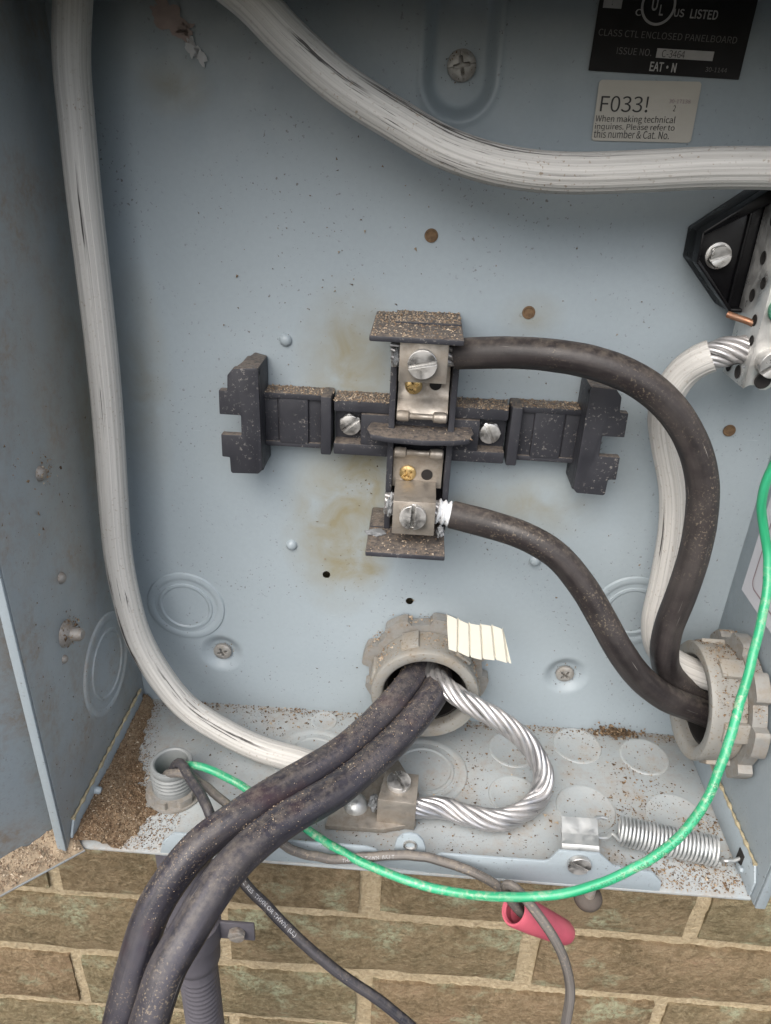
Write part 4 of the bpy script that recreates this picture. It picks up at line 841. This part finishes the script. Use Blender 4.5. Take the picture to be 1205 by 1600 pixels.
# ================================================================== SPRING AND ITS CLIP
sp = thing('tension_spring', 'zinc coil spring stretched between the clip and the right wall', 'spring', (0.265, -0.076, 0))
s0, s1 = Vector((0.2464, -0.0734, 0.0090)), Vector((0.2888, -0.0803, 0.0080)); ax = (s1 - s0); L_ = ax.length; ax.normalize(); n1 = ax.cross(Vector((0, 0, 1))).normalized(); n2 = n1.cross(ax)
turns = 25; rr_ = 0.0060; A = []
for k in range(turns*28 + 1):
    t = k/(turns*28); a = 2*math.pi*turns*t; A.append(s0 + ax*(L_*t) + n1*rr_*math.cos(a) + n2*rr_*math.sin(a))
A = np.array([tuple(p) for p in A]); ss = np.concatenate([[0], np.cumsum(np.linalg.norm(np.diff(A, axis=0), axis=1))])
tube('coil', m_zinc, sp, None, 0.00068, 8, raw_path=(A, ss))
tube('hook', m_zinc, sp, [tuple(s0 + n1*rr_), (0.2428, -0.0749, 0.0080), (0.2396, -0.0781, 0.0090), (0.2353, -0.0789, 0.0100), (0.2323, -0.0782, 0.0130), (0.2310, -0.0772, 0.0150), (0.2324, -0.0760, 0.0170), (0.2362, -0.0739, 0.0170), (0.2393, -0.0735, 0.0160)], 0.00085, 8, 0.0006)
tube('hook', m_zinc, sp, [tuple(s1 - n2*rr_*0.9), tuple(s1 + ax*0.002 - n2*rr_*0.7), (0.2915, -0.0831, 0.0060), (0.2960, -0.0824, 0.0060), (0.2990, -0.0815, 0.0065), (0.3015, -0.0812, 0.0070)], 0.00085, 8, 0.0006)
cp = thing('spring_clip', 'bright zinc bent clip beside the spring on the front flange', 'clip', (0.2265, -0.085, 0))
prof = [(0.2244, -0.0925, 0.0127), (0.2238, -0.0922, 0.0168), (0.2238, -0.0910, 0.0181), (0.2244, -0.0888, 0.0170), (0.2249, -0.0860, 0.0169), (0.2255, -0.0810, 0.0165), (0.2260, -0.0760, 0.0176)]
xs_ = [(-0.0078, 0.0082)]*len(prof); V = []; F = []
for i, p in enumerate(prof):
    t = (Vector(prof[min(i+1, len(prof)-1)]) - Vector(prof[max(i-1, 0)])).normalized(); nn = Vector((0, -t.z, t.y)); nn = nn if nn.y < 0 else -nn
    for dx in (-0.0078, 0.0082):
        for o in (0, 0.0010): V.append(Vector(p) + Vector((dx, 0, 0)) + nn*o)
for i in range(len(prof)-1):
    a = i*4; c_ = a + 4
    for p, q in ((0, 1), (1, 3), (3, 2), (2, 0)): F.append((a+p, a+q, c_+q, c_+p))
F += [(0, 2, 3, 1), (len(V)-4, len(V)-3, len(V)-1, len(V)-2)]
bm = bmesh.new(); bm.from_mesh(raw('clip_plate', V, F)); part('clip_plate', bm, m_zinc, cp, 0, 50)
gr = thing('latch_grommet', 'dirty round rubber bumper hanging under the front flange screw', 'bumper', (0.23, -0.0955, -0.01))
mesh_obj('bumper', lathe('bumper', [(0, 0.0), (0.0030, 0.0), (0.0058, -0.0012), (0.0064, -0.0030), (0.0060, -0.0048), (0.0040, -0.0056), (0, -0.0056)], 32, 50), m_rubber, gr, frame((0.2314, -0.0950, -0.0073), (0, -0.25, 1), (0, 1, 0)))
mesh_obj('stud', lathe('stud', [(0.0024, -0.001), (0.0024, 0.0105), (0, 0.0105)], 16), m_rust, gr, frame((0.2314, -0.0950, -0.0073), (0, 0, 1), (0, 1, 0)))

# ================================================================== CONDUIT, ITS FITTING AND STRAP
fx, fy = 0.0366, -0.0625
ft = thing('conduit_fitting', 'grey threaded plastic conduit fitting standing up through the panel floor', 'fitting', (fx, fy, 0))
pr = [(0.0084, -0.006), (0.0100, -0.006), (0.0100, 0.0072)]
for k in range(4): z = 0.0075 + 0.0022*k; pr += [(0.0092, z), (0.0101, z + 0.0008), (0.0101, z + 0.0014), (0.0092, z + 0.0020)]
pr += [(0.0097, 0.0170), (0.0099, 0.0190), (0.0095, 0.0198), (0.0084, 0.0200), (0.0077, 0.0194), (0.0075, 0.018), (0.0075, -0.002)]
mesh_obj('threaded_nipple', lathe('threaded_nipple', pr, 56, 35), m_pvc, ft, frame((fx, fy, 0), UPF, (0, 1, 0)))
mesh_obj('locknut', locknut_mesh(0.0112, 0.0126, 6, 0.0006, 0.0052, 0.0101), m_cast, ft, frame((fx, fy, 0), UPF, (0.3, 1, 0)))
mesh_obj('washer', lathe('washer', [(0.0101, 0.0001), (0.0136, 0.0001), (0.0136, 0.0012), (0.0101, 0.0012)], 40, 30, True), m_cast, ft, frame((fx, fy, 0), UPF, (0, 1, 0)))
cd = thing('conduit_pipe', 'weathered dark grey conduit running down the brick wall below the panel', 'conduit', (fx, fy, -0.5))
mesh_obj('coupling', lathe('coupling', [(0.0, -0.0030), (0.0128, -0.0030), (0.0134, -0.005), (0.0136, -0.128), (0.0132, -0.1325), (0.0122, -0.1340), (0.0108, -0.1335)], 48, 40), m_conduit, cd, frame((fx, fy, 0), UPF, (0, 1, 0)))
cp_ = [(0.0108, -0.130)]
for k in range(34): z = -0.142 - 0.0042*k; cp_ += [(0.0108, z), (0.0112, z - 0.0009), (0.0112, z - 0.0019), (0.0108, z - 0.0028)]
cp_ += [(0.0108, -0.60), (0.0, -0.60)]
mesh_obj('pipe', lathe('pipe', cp_, 48, 40), m_conduit, cd, frame((fx, fy, 0), UPF, (0, 1, 0)))
st_ = thing('conduit_strap', 'dark metal strap with a bolt holding the conduit to the brick wall', 'strap', (fx, -0.02, -0.11))
bm = bmesh.new(); ring_prism(bm, lambda t: 0.0156, 0.01375, -0.007, 0.007, 48); mesh_obj('band', bm_mesh('band', bm), m_conduit, st_, frame((fx, fy, -0.105), UPF, (0, 1, 0)))
box('tab', m_conduit, st_, fx + 0.0150, fx + 0.0345, fy - 0.0010, fy + 0.0010, -0.112, -0.098, 0.0006)
box('standoff', m_conduit, st_, fx - 0.006, fx + 0.006, fy + 0.0150, 0.0115, -0.110, -0.100, 0.0006)
screw(sm_hex, m_rust, st_, (fx + 0.025, fy - 0.001, -0.105), BK, 20, 'bolt')

# ================================================================== SMALL WIRES
gpts = [(0.0345, -0.0600, -0.0050), (0.0370, -0.0600, 0.0120), (0.0465, -0.0660, 0.0220), (0.0566, -0.0677, 0.0220), (0.0682, -0.0707, 0.0190), (0.0793, -0.0743, 0.0150), (0.0920, -0.0796, 0.0120), (0.1036, -0.0884, 0.0139), (0.1145, -0.0950, 0.0134), (0.1262, -0.1008, 0.0124), (0.1402, -0.1061, 0.0121), (0.1565, -0.1111, 0.0122), (0.1746, -0.1150, 0.0143), (0.1921, -0.1178, 0.0184), (0.2087, -0.1195, 0.0248), (0.2249, -0.1191, 0.0331), (0.2386, -0.1165, 0.0414), (0.2497, -0.1134, 0.0510), (0.2584, -0.1087, 0.0616),
        (0.2657, -0.1000, 0.0733), (0.2710, -0.0908, 0.0862), (0.2777, -0.0768, 0.1018), (0.2844, -0.0630, 0.1170), (0.2884, -0.0517, 0.1297), (0.2884, -0.0448, 0.1407), (0.2841, -0.0416, 0.1536), (0.2806, -0.0421, 0.1637), (0.2793, -0.0432, 0.1725), (0.2798, -0.0448, 0.1823), (0.2824, -0.0465, 0.1940), (0.2869, -0.0475, 0.2047)]
def wobble(path, amp, f):
    A, s = path; e = np.minimum(1, np.minimum(s, s[-1] - s)/0.01)[:, None]
    D = np.array([[noise.noise(Vector((x*f, 2.0 + 4*i, amp*9e3))) + 0.5*noise.noise(Vector((x*f*2.7, 9.0 + 4*i, amp*9e3))) for i in range(3)] for x in s])
    A = A + amp*D*e; return A, np.concatenate([[0], np.cumsum(np.linalg.norm(np.diff(A, axis=0), axis=1))])
gw = thing('green_wire', 'green insulated ground wire sweeping from the fitting round to the right side', 'wire', (0.17, -0.11, 0))
gp = wobble(spline(gpts, 0.002), 0.0004, 55)
tube('insulation', m_green, gw, None, 0.00185, 20, raw_path=gp); VIEW = (0.05, -0.80, 0.60)
Ltot = gp[1][-1]
wrap_text('lettering', 'OIL RESISTANT II   AWG 8   GASOLINE AND OIL   THWN   THHN OR', m_print_green, gw, gp, 0.00185, Ltot - 0.225, 0.0021, VIEW)
w1 = [(0.0385, -0.0640, -0.0040), (0.0372, -0.0650, 0.0130), (0.0422, -0.0671, 0.0240), (0.0493, -0.0743, 0.0230), (0.0561, -0.0819, 0.0220), (0.0619, -0.0896, 0.0210), (0.0695, -0.0969, 0.0087), (0.0756, -0.1032, 0.0048), (0.0812, -0.1090, 0.0020), (0.0911, -0.1142, -0.0044), (0.1013, -0.1188, -0.0117), (0.1141, -0.1232, -0.0211), (0.1279, -0.1266, -0.0306), (0.1406, -0.1292, -0.0387), (0.1537, -0.1325, -0.0481), (0.1696, -0.1365, -0.0611), (0.1902, -0.1425, -0.0785)]
t1 = thing('thin_black_wire', 'thin black wire with white print running down across the bricks', 'wire', (0.1, -0.12, 0))
p1 = wobble(spline(w1, 0.002), 0.0004, 60); tube('insulation', m_thin, t1, None, 0.00230, 18, raw_path=p1)
wrap_text('lettering', 'GASOLINE AND OIL RES  THHN OR THWN  (UL)', m_print_grey, t1, p1, 0.00230, p1[1][-1] - 0.160, 0.0023, (0.25, -0.80, 0.60), False, 0.25)
w2 = [(0.0350, -0.0640, -0.0040), (0.0345, -0.0660, 0.0120), (0.0374, -0.0696, 0.0200), (0.0450, -0.0711, 0.0220), (0.0530, -0.0720, 0.0180), (0.0639, -0.0770, 0.0140), (0.0787, -0.0861, 0.0100), (0.0883, -0.0955, 0.0165), (0.0956, -0.1000, 0.0172), (0.1054, -0.1012, 0.0130), (0.1169, -0.1011, 0.0113), (0.1292, -0.1000, 0.0116), (0.1436, -0.0986, 0.0132), (0.1579, -0.0991, 0.0134), (0.1703, -0.1005, 0.0121), (0.1788, -0.1022, 0.0104), (0.1908, -0.1041, 0.0037), (0.1997, -0.1052, -0.0055), (0.2081, -0.1035, -0.0158)]
t2 = thing('thin_grey_wire', 'dirty grey wire along the front flange ending in the red connector', 'wire', (0.15, -0.10, 0))
p2 = wobble(spline(w2, 0.002), 0.0008, 60); tube('insulation', m_thin_grey, t2, None, 0.00200, 18, raw_path=p2)
wrap_text('lettering', 'THHN OR THWN  (UL) T', m_print_grey, t2, p2, 0.00200, p2[1][-1] - 0.098, 0.0020, (0.0, -0.80, 0.60))
w3 = [(0.2066, -0.1051, -0.0145), (0.1986, -0.1077, -0.0037), (0.1927, -0.1098, 0.0078), (0.1907, -0.1098, 0.0145), (0.1930, -0.1111, 0.0162), (0.1975, -0.1134, 0.0136), (0.2043, -0.1174, 0.0076), (0.2117, -0.1217, -0.0011), (0.2167, -0.1253, -0.0105), (0.2195, -0.1297, -0.0214), (0.2187, -0.1353, -0.0342), (0.2178, -0.1421, -0.0494), (0.2178, -0.1514, -0.0693)]
c = tube('thin_grey_wire', m_thin_grey, None, w3, 0.00205, 18, 0.002); tag(c, 'grey wire hanging from the red connector down over the bricks', 'wire')
a, b_ = Vector((0.1961, -0.1090, -0.0017)), Vector((0.2236, -0.1010, -0.0272)); Ln = (b_ - a).length
nut = lathe('wire_connector', [(0.0050, 0.0012), (0.0056, 0.0), (0.0064, 0.0), (0.0068, 0.0012), (0.0066, Ln*0.35), (0.0058, Ln*0.75), (0.0054, Ln*0.93), (0.0044, Ln), (0.0, Ln*1.01), (0.0, Ln*0.55), (0.0040, Ln*0.55), (0.0048, 0.004)], 36, 40)
o = mesh_obj('wire_connector', nut, m_red, None, frame(a, b_ - a)); tag(o, 'red plastic twist-on wire connector hanging below the front flange', 'connector')

# ================================================================== DIRT AND DEBRIS
def chips(name, label, P_, size, mat, flat=0.5, cat='debris', nrm=None):
    """loose crumbs, one small tetrahedral grain per point"""
    P_ = np.asarray(P_); n = len(P_); base = np.array([(1, 0, -.4), (-.5, .87, -.4), (-.5, -.87, -.4), (0, 0, .8)])
    s = rng.uniform(size[0], size[1], n)**1.0 * rng.choice([1, 1, 1, 1.7], n); a = rng.uniform(0, 6.283, n); el = rng.uniform(0.5, 1.6, n)
    jit = rng.normal(0, 0.28, (n, 4, 3)); T = base[None] + jit; T[:, :, 0] *= el[:, None]; T[:, :, 2] *= flat
    c, sn = np.cos(a)[:, None], np.sin(a)[:, None]; X = T[:, :, 0]*c - T[:, :, 1]*sn; Y = T[:, :, 0]*sn + T[:, :, 1]*c; T[:, :, 0] = X; T[:, :, 1] = Y
    if nrm is not None:
        M3 = np.array(frame((0, 0, 0), nrm, (0.2, 0.3, 1)).to_3x3()); T = T@M3.T
    V = (P_[:, None] + T*s[:, None, None]).reshape(-1, 3); i = np.arange(n)[:, None]*4
    F = np.concatenate([i + np.array([[0, 2, 1]]), i + np.array([[0, 1, 3]]), i + np.array([[1, 2, 3]]), i + np.array([[2, 0, 3]])], 0)
    me = raw(name, V, F); o = mesh_obj(name, me, mat, None); o['kind'] = 'stuff'; o['label'] = label; o['category'] = cat; return o
YK = np.array([-98, -90, -75, -62, -50, -33, -18, -5, 0])/1000; XK = np.array([24, 29, 31, 23, 16, 9.5, 8, 7, 5])/1000
def heap_h(x, y):
    xm = np.interp(y, YK, XK)*(1 + 0.28*noise.noise(Vector((x*90, y*90, 1))) + 0.20*noise.noise(Vector((x*260, y*260, 5))))
    t = 1 - x/xm
    if t <= 0: return -0.001
    return 0.0052*min(1, t*1.7)*(0.55 + 0.6*(noise.noise(Vector((x*70, y*70, 8)))*0.5 + 0.5)) + 0.0009*noise.noise(Vector((x*420, y*420, 2))) + 0.0006*noise.noise(Vector((x*900, y*900, 3)))
def heap():
    st = 0.0008; xs = np.arange(0.0002, 0.046, st); ys = np.arange(-0.0962, -0.001, st); V = []
    for y in ys:
        for x in xs: V.append((x, y, heap_h(x, y)))
    nx = len(xs); idx = np.arange(len(V)).reshape(len(ys), nx)
    F = np.stack([idx[:-1, :-1], idx[:-1, 1:], idx[1:, 1:], idx[1:, :-1]], -1).reshape(-1, 4); Z = np.array(V)[:, 2]
    F = F[(Z[F] > -0.0002).any(1)]; return raw('dirt_pile', V, F, 80)
o = mesh_obj('dirt_pile', heap(), m_soil, None); o['kind'] = 'stuff'; o['label'] = 'heap of brown dirt on the panel floor beside the left wall'; o['category'] = 'dirt'
pts = []
while len(pts) < 13000:
    x = rng.uniform(0.0008, 0.045); y = rng.uniform(-0.096, -0.002); h = heap_h(x, y)
    if h > 0: pts.append((x, y, h + 0.0002))
    elif rng.random() < 0.42*max(0.0, 1.0 - (x/np.interp(y, YK, XK) - 1.0)/1.2)**2: pts.append((x, y, 0.0003))
chips('dirt_crumbs', 'brown crumbs strewn over the dirt heap by the left wall', pts, (0.00010, 0.00032), m_crumb, 0.8)
pts = []
CL = [(0.060, -0.020, 0.016, 90), (0.080, -0.012, 0.020, 120), (0.287, -0.085, 0.012, 600), (0.265, -0.090, 0.016, 420), (0.262, -0.048, 0.010, 140), (0.255, -0.060, 0.008, 110), (0.250, -0.003, 0.02, 140), (0.292, -0.060, 0.006, 230),
      (0.180, -0.030, 0.010, 60), (0.176, -0.045, 0.006, 60), (0.215, -0.028, 0.012, 40), (0.262, -0.028, 0.006, 50), (0.205, -0.085, 0.03, 120), (0.165, -0.088, 0.02, 90), (0.130, -0.072, 0.008, 120), (0.238, -0.0905, 0.010, 120), (0.190, -0.060, 0.02, 80), (0.275, -0.038, 0.008, 60)]
for x, y, s, n in CL:
    for _ in range(n): pts.append((x + rng.normal(0, s), y + rng.normal(0, s*0.55), 0.0005))
for _ in range(1500):  pts.append((rng.uniform(0.01, 0.298), -abs(rng.normal(0, 0.0035)) - 0.0004, 0.0003 + 0.0004*rng.random()))
for _ in range(700): pts.append((rng.uniform(0.03, 0.298), rng.uniform(-0.094, -0.002), 0.0005))
pts = [p for p in pts if 0.001 < p[0] < 0.299 and -0.0955 < p[1] < -0.0003]
chips('floor_debris', 'scattered leaf crumbs and grit over the panel floor', pts, (0.00014, 0.00050), m_crumb, 0.5)
pts = [(rng.uniform(0.03, 0.298), rng.uniform(-0.095, -0.002), 0.0005) for _ in range(280)]
chips('floor_specks', 'tiny brown specks across the panel floor', pts, (0.00012, 0.00034), m_speck2, 0.5)
pts = []
for x, y, s, n in [(0.180, -0.030, 0.006, 8), (0.215, -0.028, 0.010, 8), (0.262, -0.030, 0.006, 8), (0.256, -0.052, 0.008, 12), (0.220, -0.060, 0.006, 5), (0.288, -0.080, 0.008, 16), (0.268, -0.088, 0.012, 16), (0.075, -0.015, 0.014, 14), (0.060, -0.028, 0.008, 10), (0.115, -0.012, 0.012, 8), (0.200, -0.080, 0.03, 12), (0.252, -0.088, 0.008, 8)]:
    for _ in range(n): pts.append((min(0.298, x + rng.normal(0, s)), max(-0.095, min(-0.001, y + rng.normal(0, s*0.6))), 0.0003))
chips('leaf_flakes', 'larger brown leaf flakes lying on the panel floor', pts, (0.0003, 0.0008), m_crumb, 0.3)
# door lip
def lip_h(u, w):
    return 0.0012 + 0.0075*max(0, 1 - w/0.010)**1.2*(0.45 + 0.9*abs(noise.noise(Vector((u*60, w*60, 3))))) + 0.0012*noise.noise(Vector((u*300, w*300, 5)))
us = np.arange(-0.0005, 0.13, 0.0012); ws = np.linspace(0.0002, 0.0137, 14); V = []
for w_ in ws:
    for u in us: p = d0 + de*u + dn*w_; V.append((p.x, p.y, lip_h(u, w_) if w_ < 0.0132 else 0.0003))
nx = len(us); idx = np.arange(len(V)).reshape(len(ws), nx); F = np.stack([idx[:-1, :-1], idx[:-1, 1:], idx[1:, 1:], idx[1:, :-1]], -1).reshape(-1, 4)[:, ::-1]
o = mesh_obj('dirt_pile', raw('dirt_pile', V, F, 80), m_dust_tan, None); o['kind'] = 'stuff'; o['label'] = 'dry dirt banked up on the bottom lip of the open door'; o['category'] = 'dirt'
pts = []
for _ in range(3500):
    u = rng.uniform(0, 0.10); w_ = rng.uniform(0.0003, 0.0134); p = d0 + de*u + dn*w_; pts.append((p.x, p.y, lip_h(u, w_) + 0.0002))
chips('dirt_crumbs', 'tan crumbs on the bottom lip of the open door', pts, (0.00014, 0.00045), m_grit, 0.8)
# grit on the tops of the terminal block
pts = []
for _ in range(1500): pts.append((rng.uniform(0.1235, 0.1575), -rng.uniform(0.001, 0.0415), 0.2217 if rng.random() < 0.5 else 0.2218))
pts = [(x, y, 0.2226 if (x > 0.1315 and y > -0.021) else 0.2217) for x, y, z in pts if rng.random() < (1.0 if y > -0.022 else 0.35)]
for (x0, x1, z, d) in ((0.077, 0.106, 0.1873, 0.0115), (0.107, 0.131, 0.1865, 0.0148), (0.157, 0.181, 0.1865, 0.0148), (0.182, 0.2115, 0.1873, 0.0115)):
    for _ in range(420): pts.append((rng.uniform(x0, x1), -rng.uniform(0.001, d), z))
for _ in range(110): pts.append((rng.uniform(0.123, 0.165), -rng.uniform(0.016, 0.029), 0.1776))
for _ in range(260): pts.append((rng.uniform(0.1245, 0.1575), -rng.uniform(0.012, 0.0415), 0.1296 if rng.random() < 0.99 else 0.1297))
chips('settled_grit', 'tan grit settled on the top faces of the terminal block', pts, (0.00016, 0.00045), m_grit, 0.8)
# specks clinging to the back sheet
pts = []
for _ in range(260): pts.append((rng.uniform(0.02, 0.298), -0.0006, rng.uniform(0.004, 0.28)))
for cx_, cz_, s_, n_ in ((0.075, 0.215, 0.02, 45), (0.10, 0.25, 0.025, 40), (0.118, 0.142, 0.008, 35), (0.19, 0.16, 0.02, 30), (0.125, 0.25, 0.02, 40)):
    for _ in range(n_): pts.append((cx_ + rng.normal(0, s_), -0.0006, cz_ + rng.normal(0, s_)))
chips('clinging_specks', 'small dark specks stuck to the back sheet', pts, (0.00010, 0.00036), m_speck2, 0.4, 'debris', BK)
pts = [(0.0012, -rng.uniform(0.02, 0.096), rng.uniform(0.012, 0.20)) for _ in range(220)]
chips('clinging_specks', 'small specks stuck to the left wall', pts, (0.00012, 0.0004), m_speck2, 0.4, 'debris', (1, 0, 0))
pts = []
for bx_, bz_ in BOSS + [(0.1507, 0.3105)]:
    for _ in range(60):
        a = rng.uniform(0, 6.283); q = abs(rng.normal(0.0052, 0.0016)); pts.append((bx_ + q*math.cos(a), 0.0030 - 0.0032*max(0, (q - 0.0045)/0.006), bz_ + q*math.sin(a)))
chips('settled_grit', 'dirt packed round the screws in the back sheet', pts, (0.00010, 0.00028), m_speck, 0.5, 'debris', BK)
pts = []
for cy_, cz_, n_ in ((-0.0660, 0.0955, 260), (-0.0627, 0.1672, 60), (-0.075, 0.150, 6), (-0.080, 0.176, 6)):
    for _ in range(n_): pts.append((0.0008 + abs(rng.normal(0, 0.0018)), cy_ + rng.normal(0, 0.0024), cz_ + rng.normal(0, 0.0026)))
chips('dirt_clump', 'tan mud clumps round the screw tip on the left wall', pts, (0.0002, 0.00055), m_crumb, 0.8, 'debris', (1, 0, 0))
# clods on the right bushing, in the back corner and round the fitting
pts = []
for _ in range(900):
    a = rng.uniform(-0.2, 2.2); h = rng.uniform(0.003, 0.0215); r_ = 0.0268 if h > 0.0078 else 0.0325
    pts.append((W - 0.0004 - h, -0.0400 + r_*1.005*math.cos(a + 0.5), 0.0600 + r_*1.005*math.sin(a + 0.5)))
chips('settled_grit', 'dirt caked on top of the right wall bushing', pts, (0.00012, 0.00038), m_crumb, 0.8)
pts = [(0.262 + rng.normal(0, 0.006), -abs(rng.normal(0, 0.0025)) - 0.0005, abs(rng.normal(0, 0.0022))) for _ in range(420)]
chips('dirt_clump', 'small clump of debris in the back right floor corner', pts, (0.0003, 0.0008), m_speck, 0.8)
pts = []
for _ in range(500):
    a = rng.uniform(0.2, 2.9); h = rng.uniform(0.001, 0.024); r_ = 0.0266 if h > 0.009 else 0.0322
    pts.append((0.1551 + r_*math.cos(a), -h, 0.0386 + r_*math.sin(a)))
chips('settled_grit', 'grit on top of the back panel bushing', pts, (0.0002, 0.00055), m_grit, 0.8)
# grit along the tops of the pair of dark cables and the bars
def grit_on(pth, r, n, s_rng, w=0.7):
    A, s = pth; T, N, B = frames(A); o = []
    for _ in range(n):
        q = rng.uniform(*s_rng)*s[-1]; c = np.array([np.interp(q, s, A[:, i]) for i in range(3)]); t = np.array([np.interp(q, s, T[:, i]) for i in range(3)]); t /= np.linalg.norm(t)
        u = np.array([0, 0, 1.0]) - t*t[2]; u /= np.linalg.norm(u); v = np.cross(t, u); a = rng.normal(0, w); o.append(tuple(c + r*(math.cos(a)*u + math.sin(a)*v)))
    return o
for (o_, n_, rg, lab) in ((ca, 1300, (0.05, 0.70), 'tan grit along the top of the left dark cable'), (cb, 1000, (0.05, 0.60), 'tan grit along the top of the right dark cable')):
    me = o_.data; k = 40; co = np.zeros(len(me.vertices)*3); me.vertices.foreach_get('co', co); C_ = co.reshape(-1, k, 3).mean(1)
    s_ = np.concatenate([[0], np.cumsum(np.linalg.norm(np.diff(C_, axis=0), axis=1))])
    chips('settled_grit', lab, grit_on((C_, s_), 0.0071, n_, rg), (0.00009, 0.00024), m_grit, 0.8)
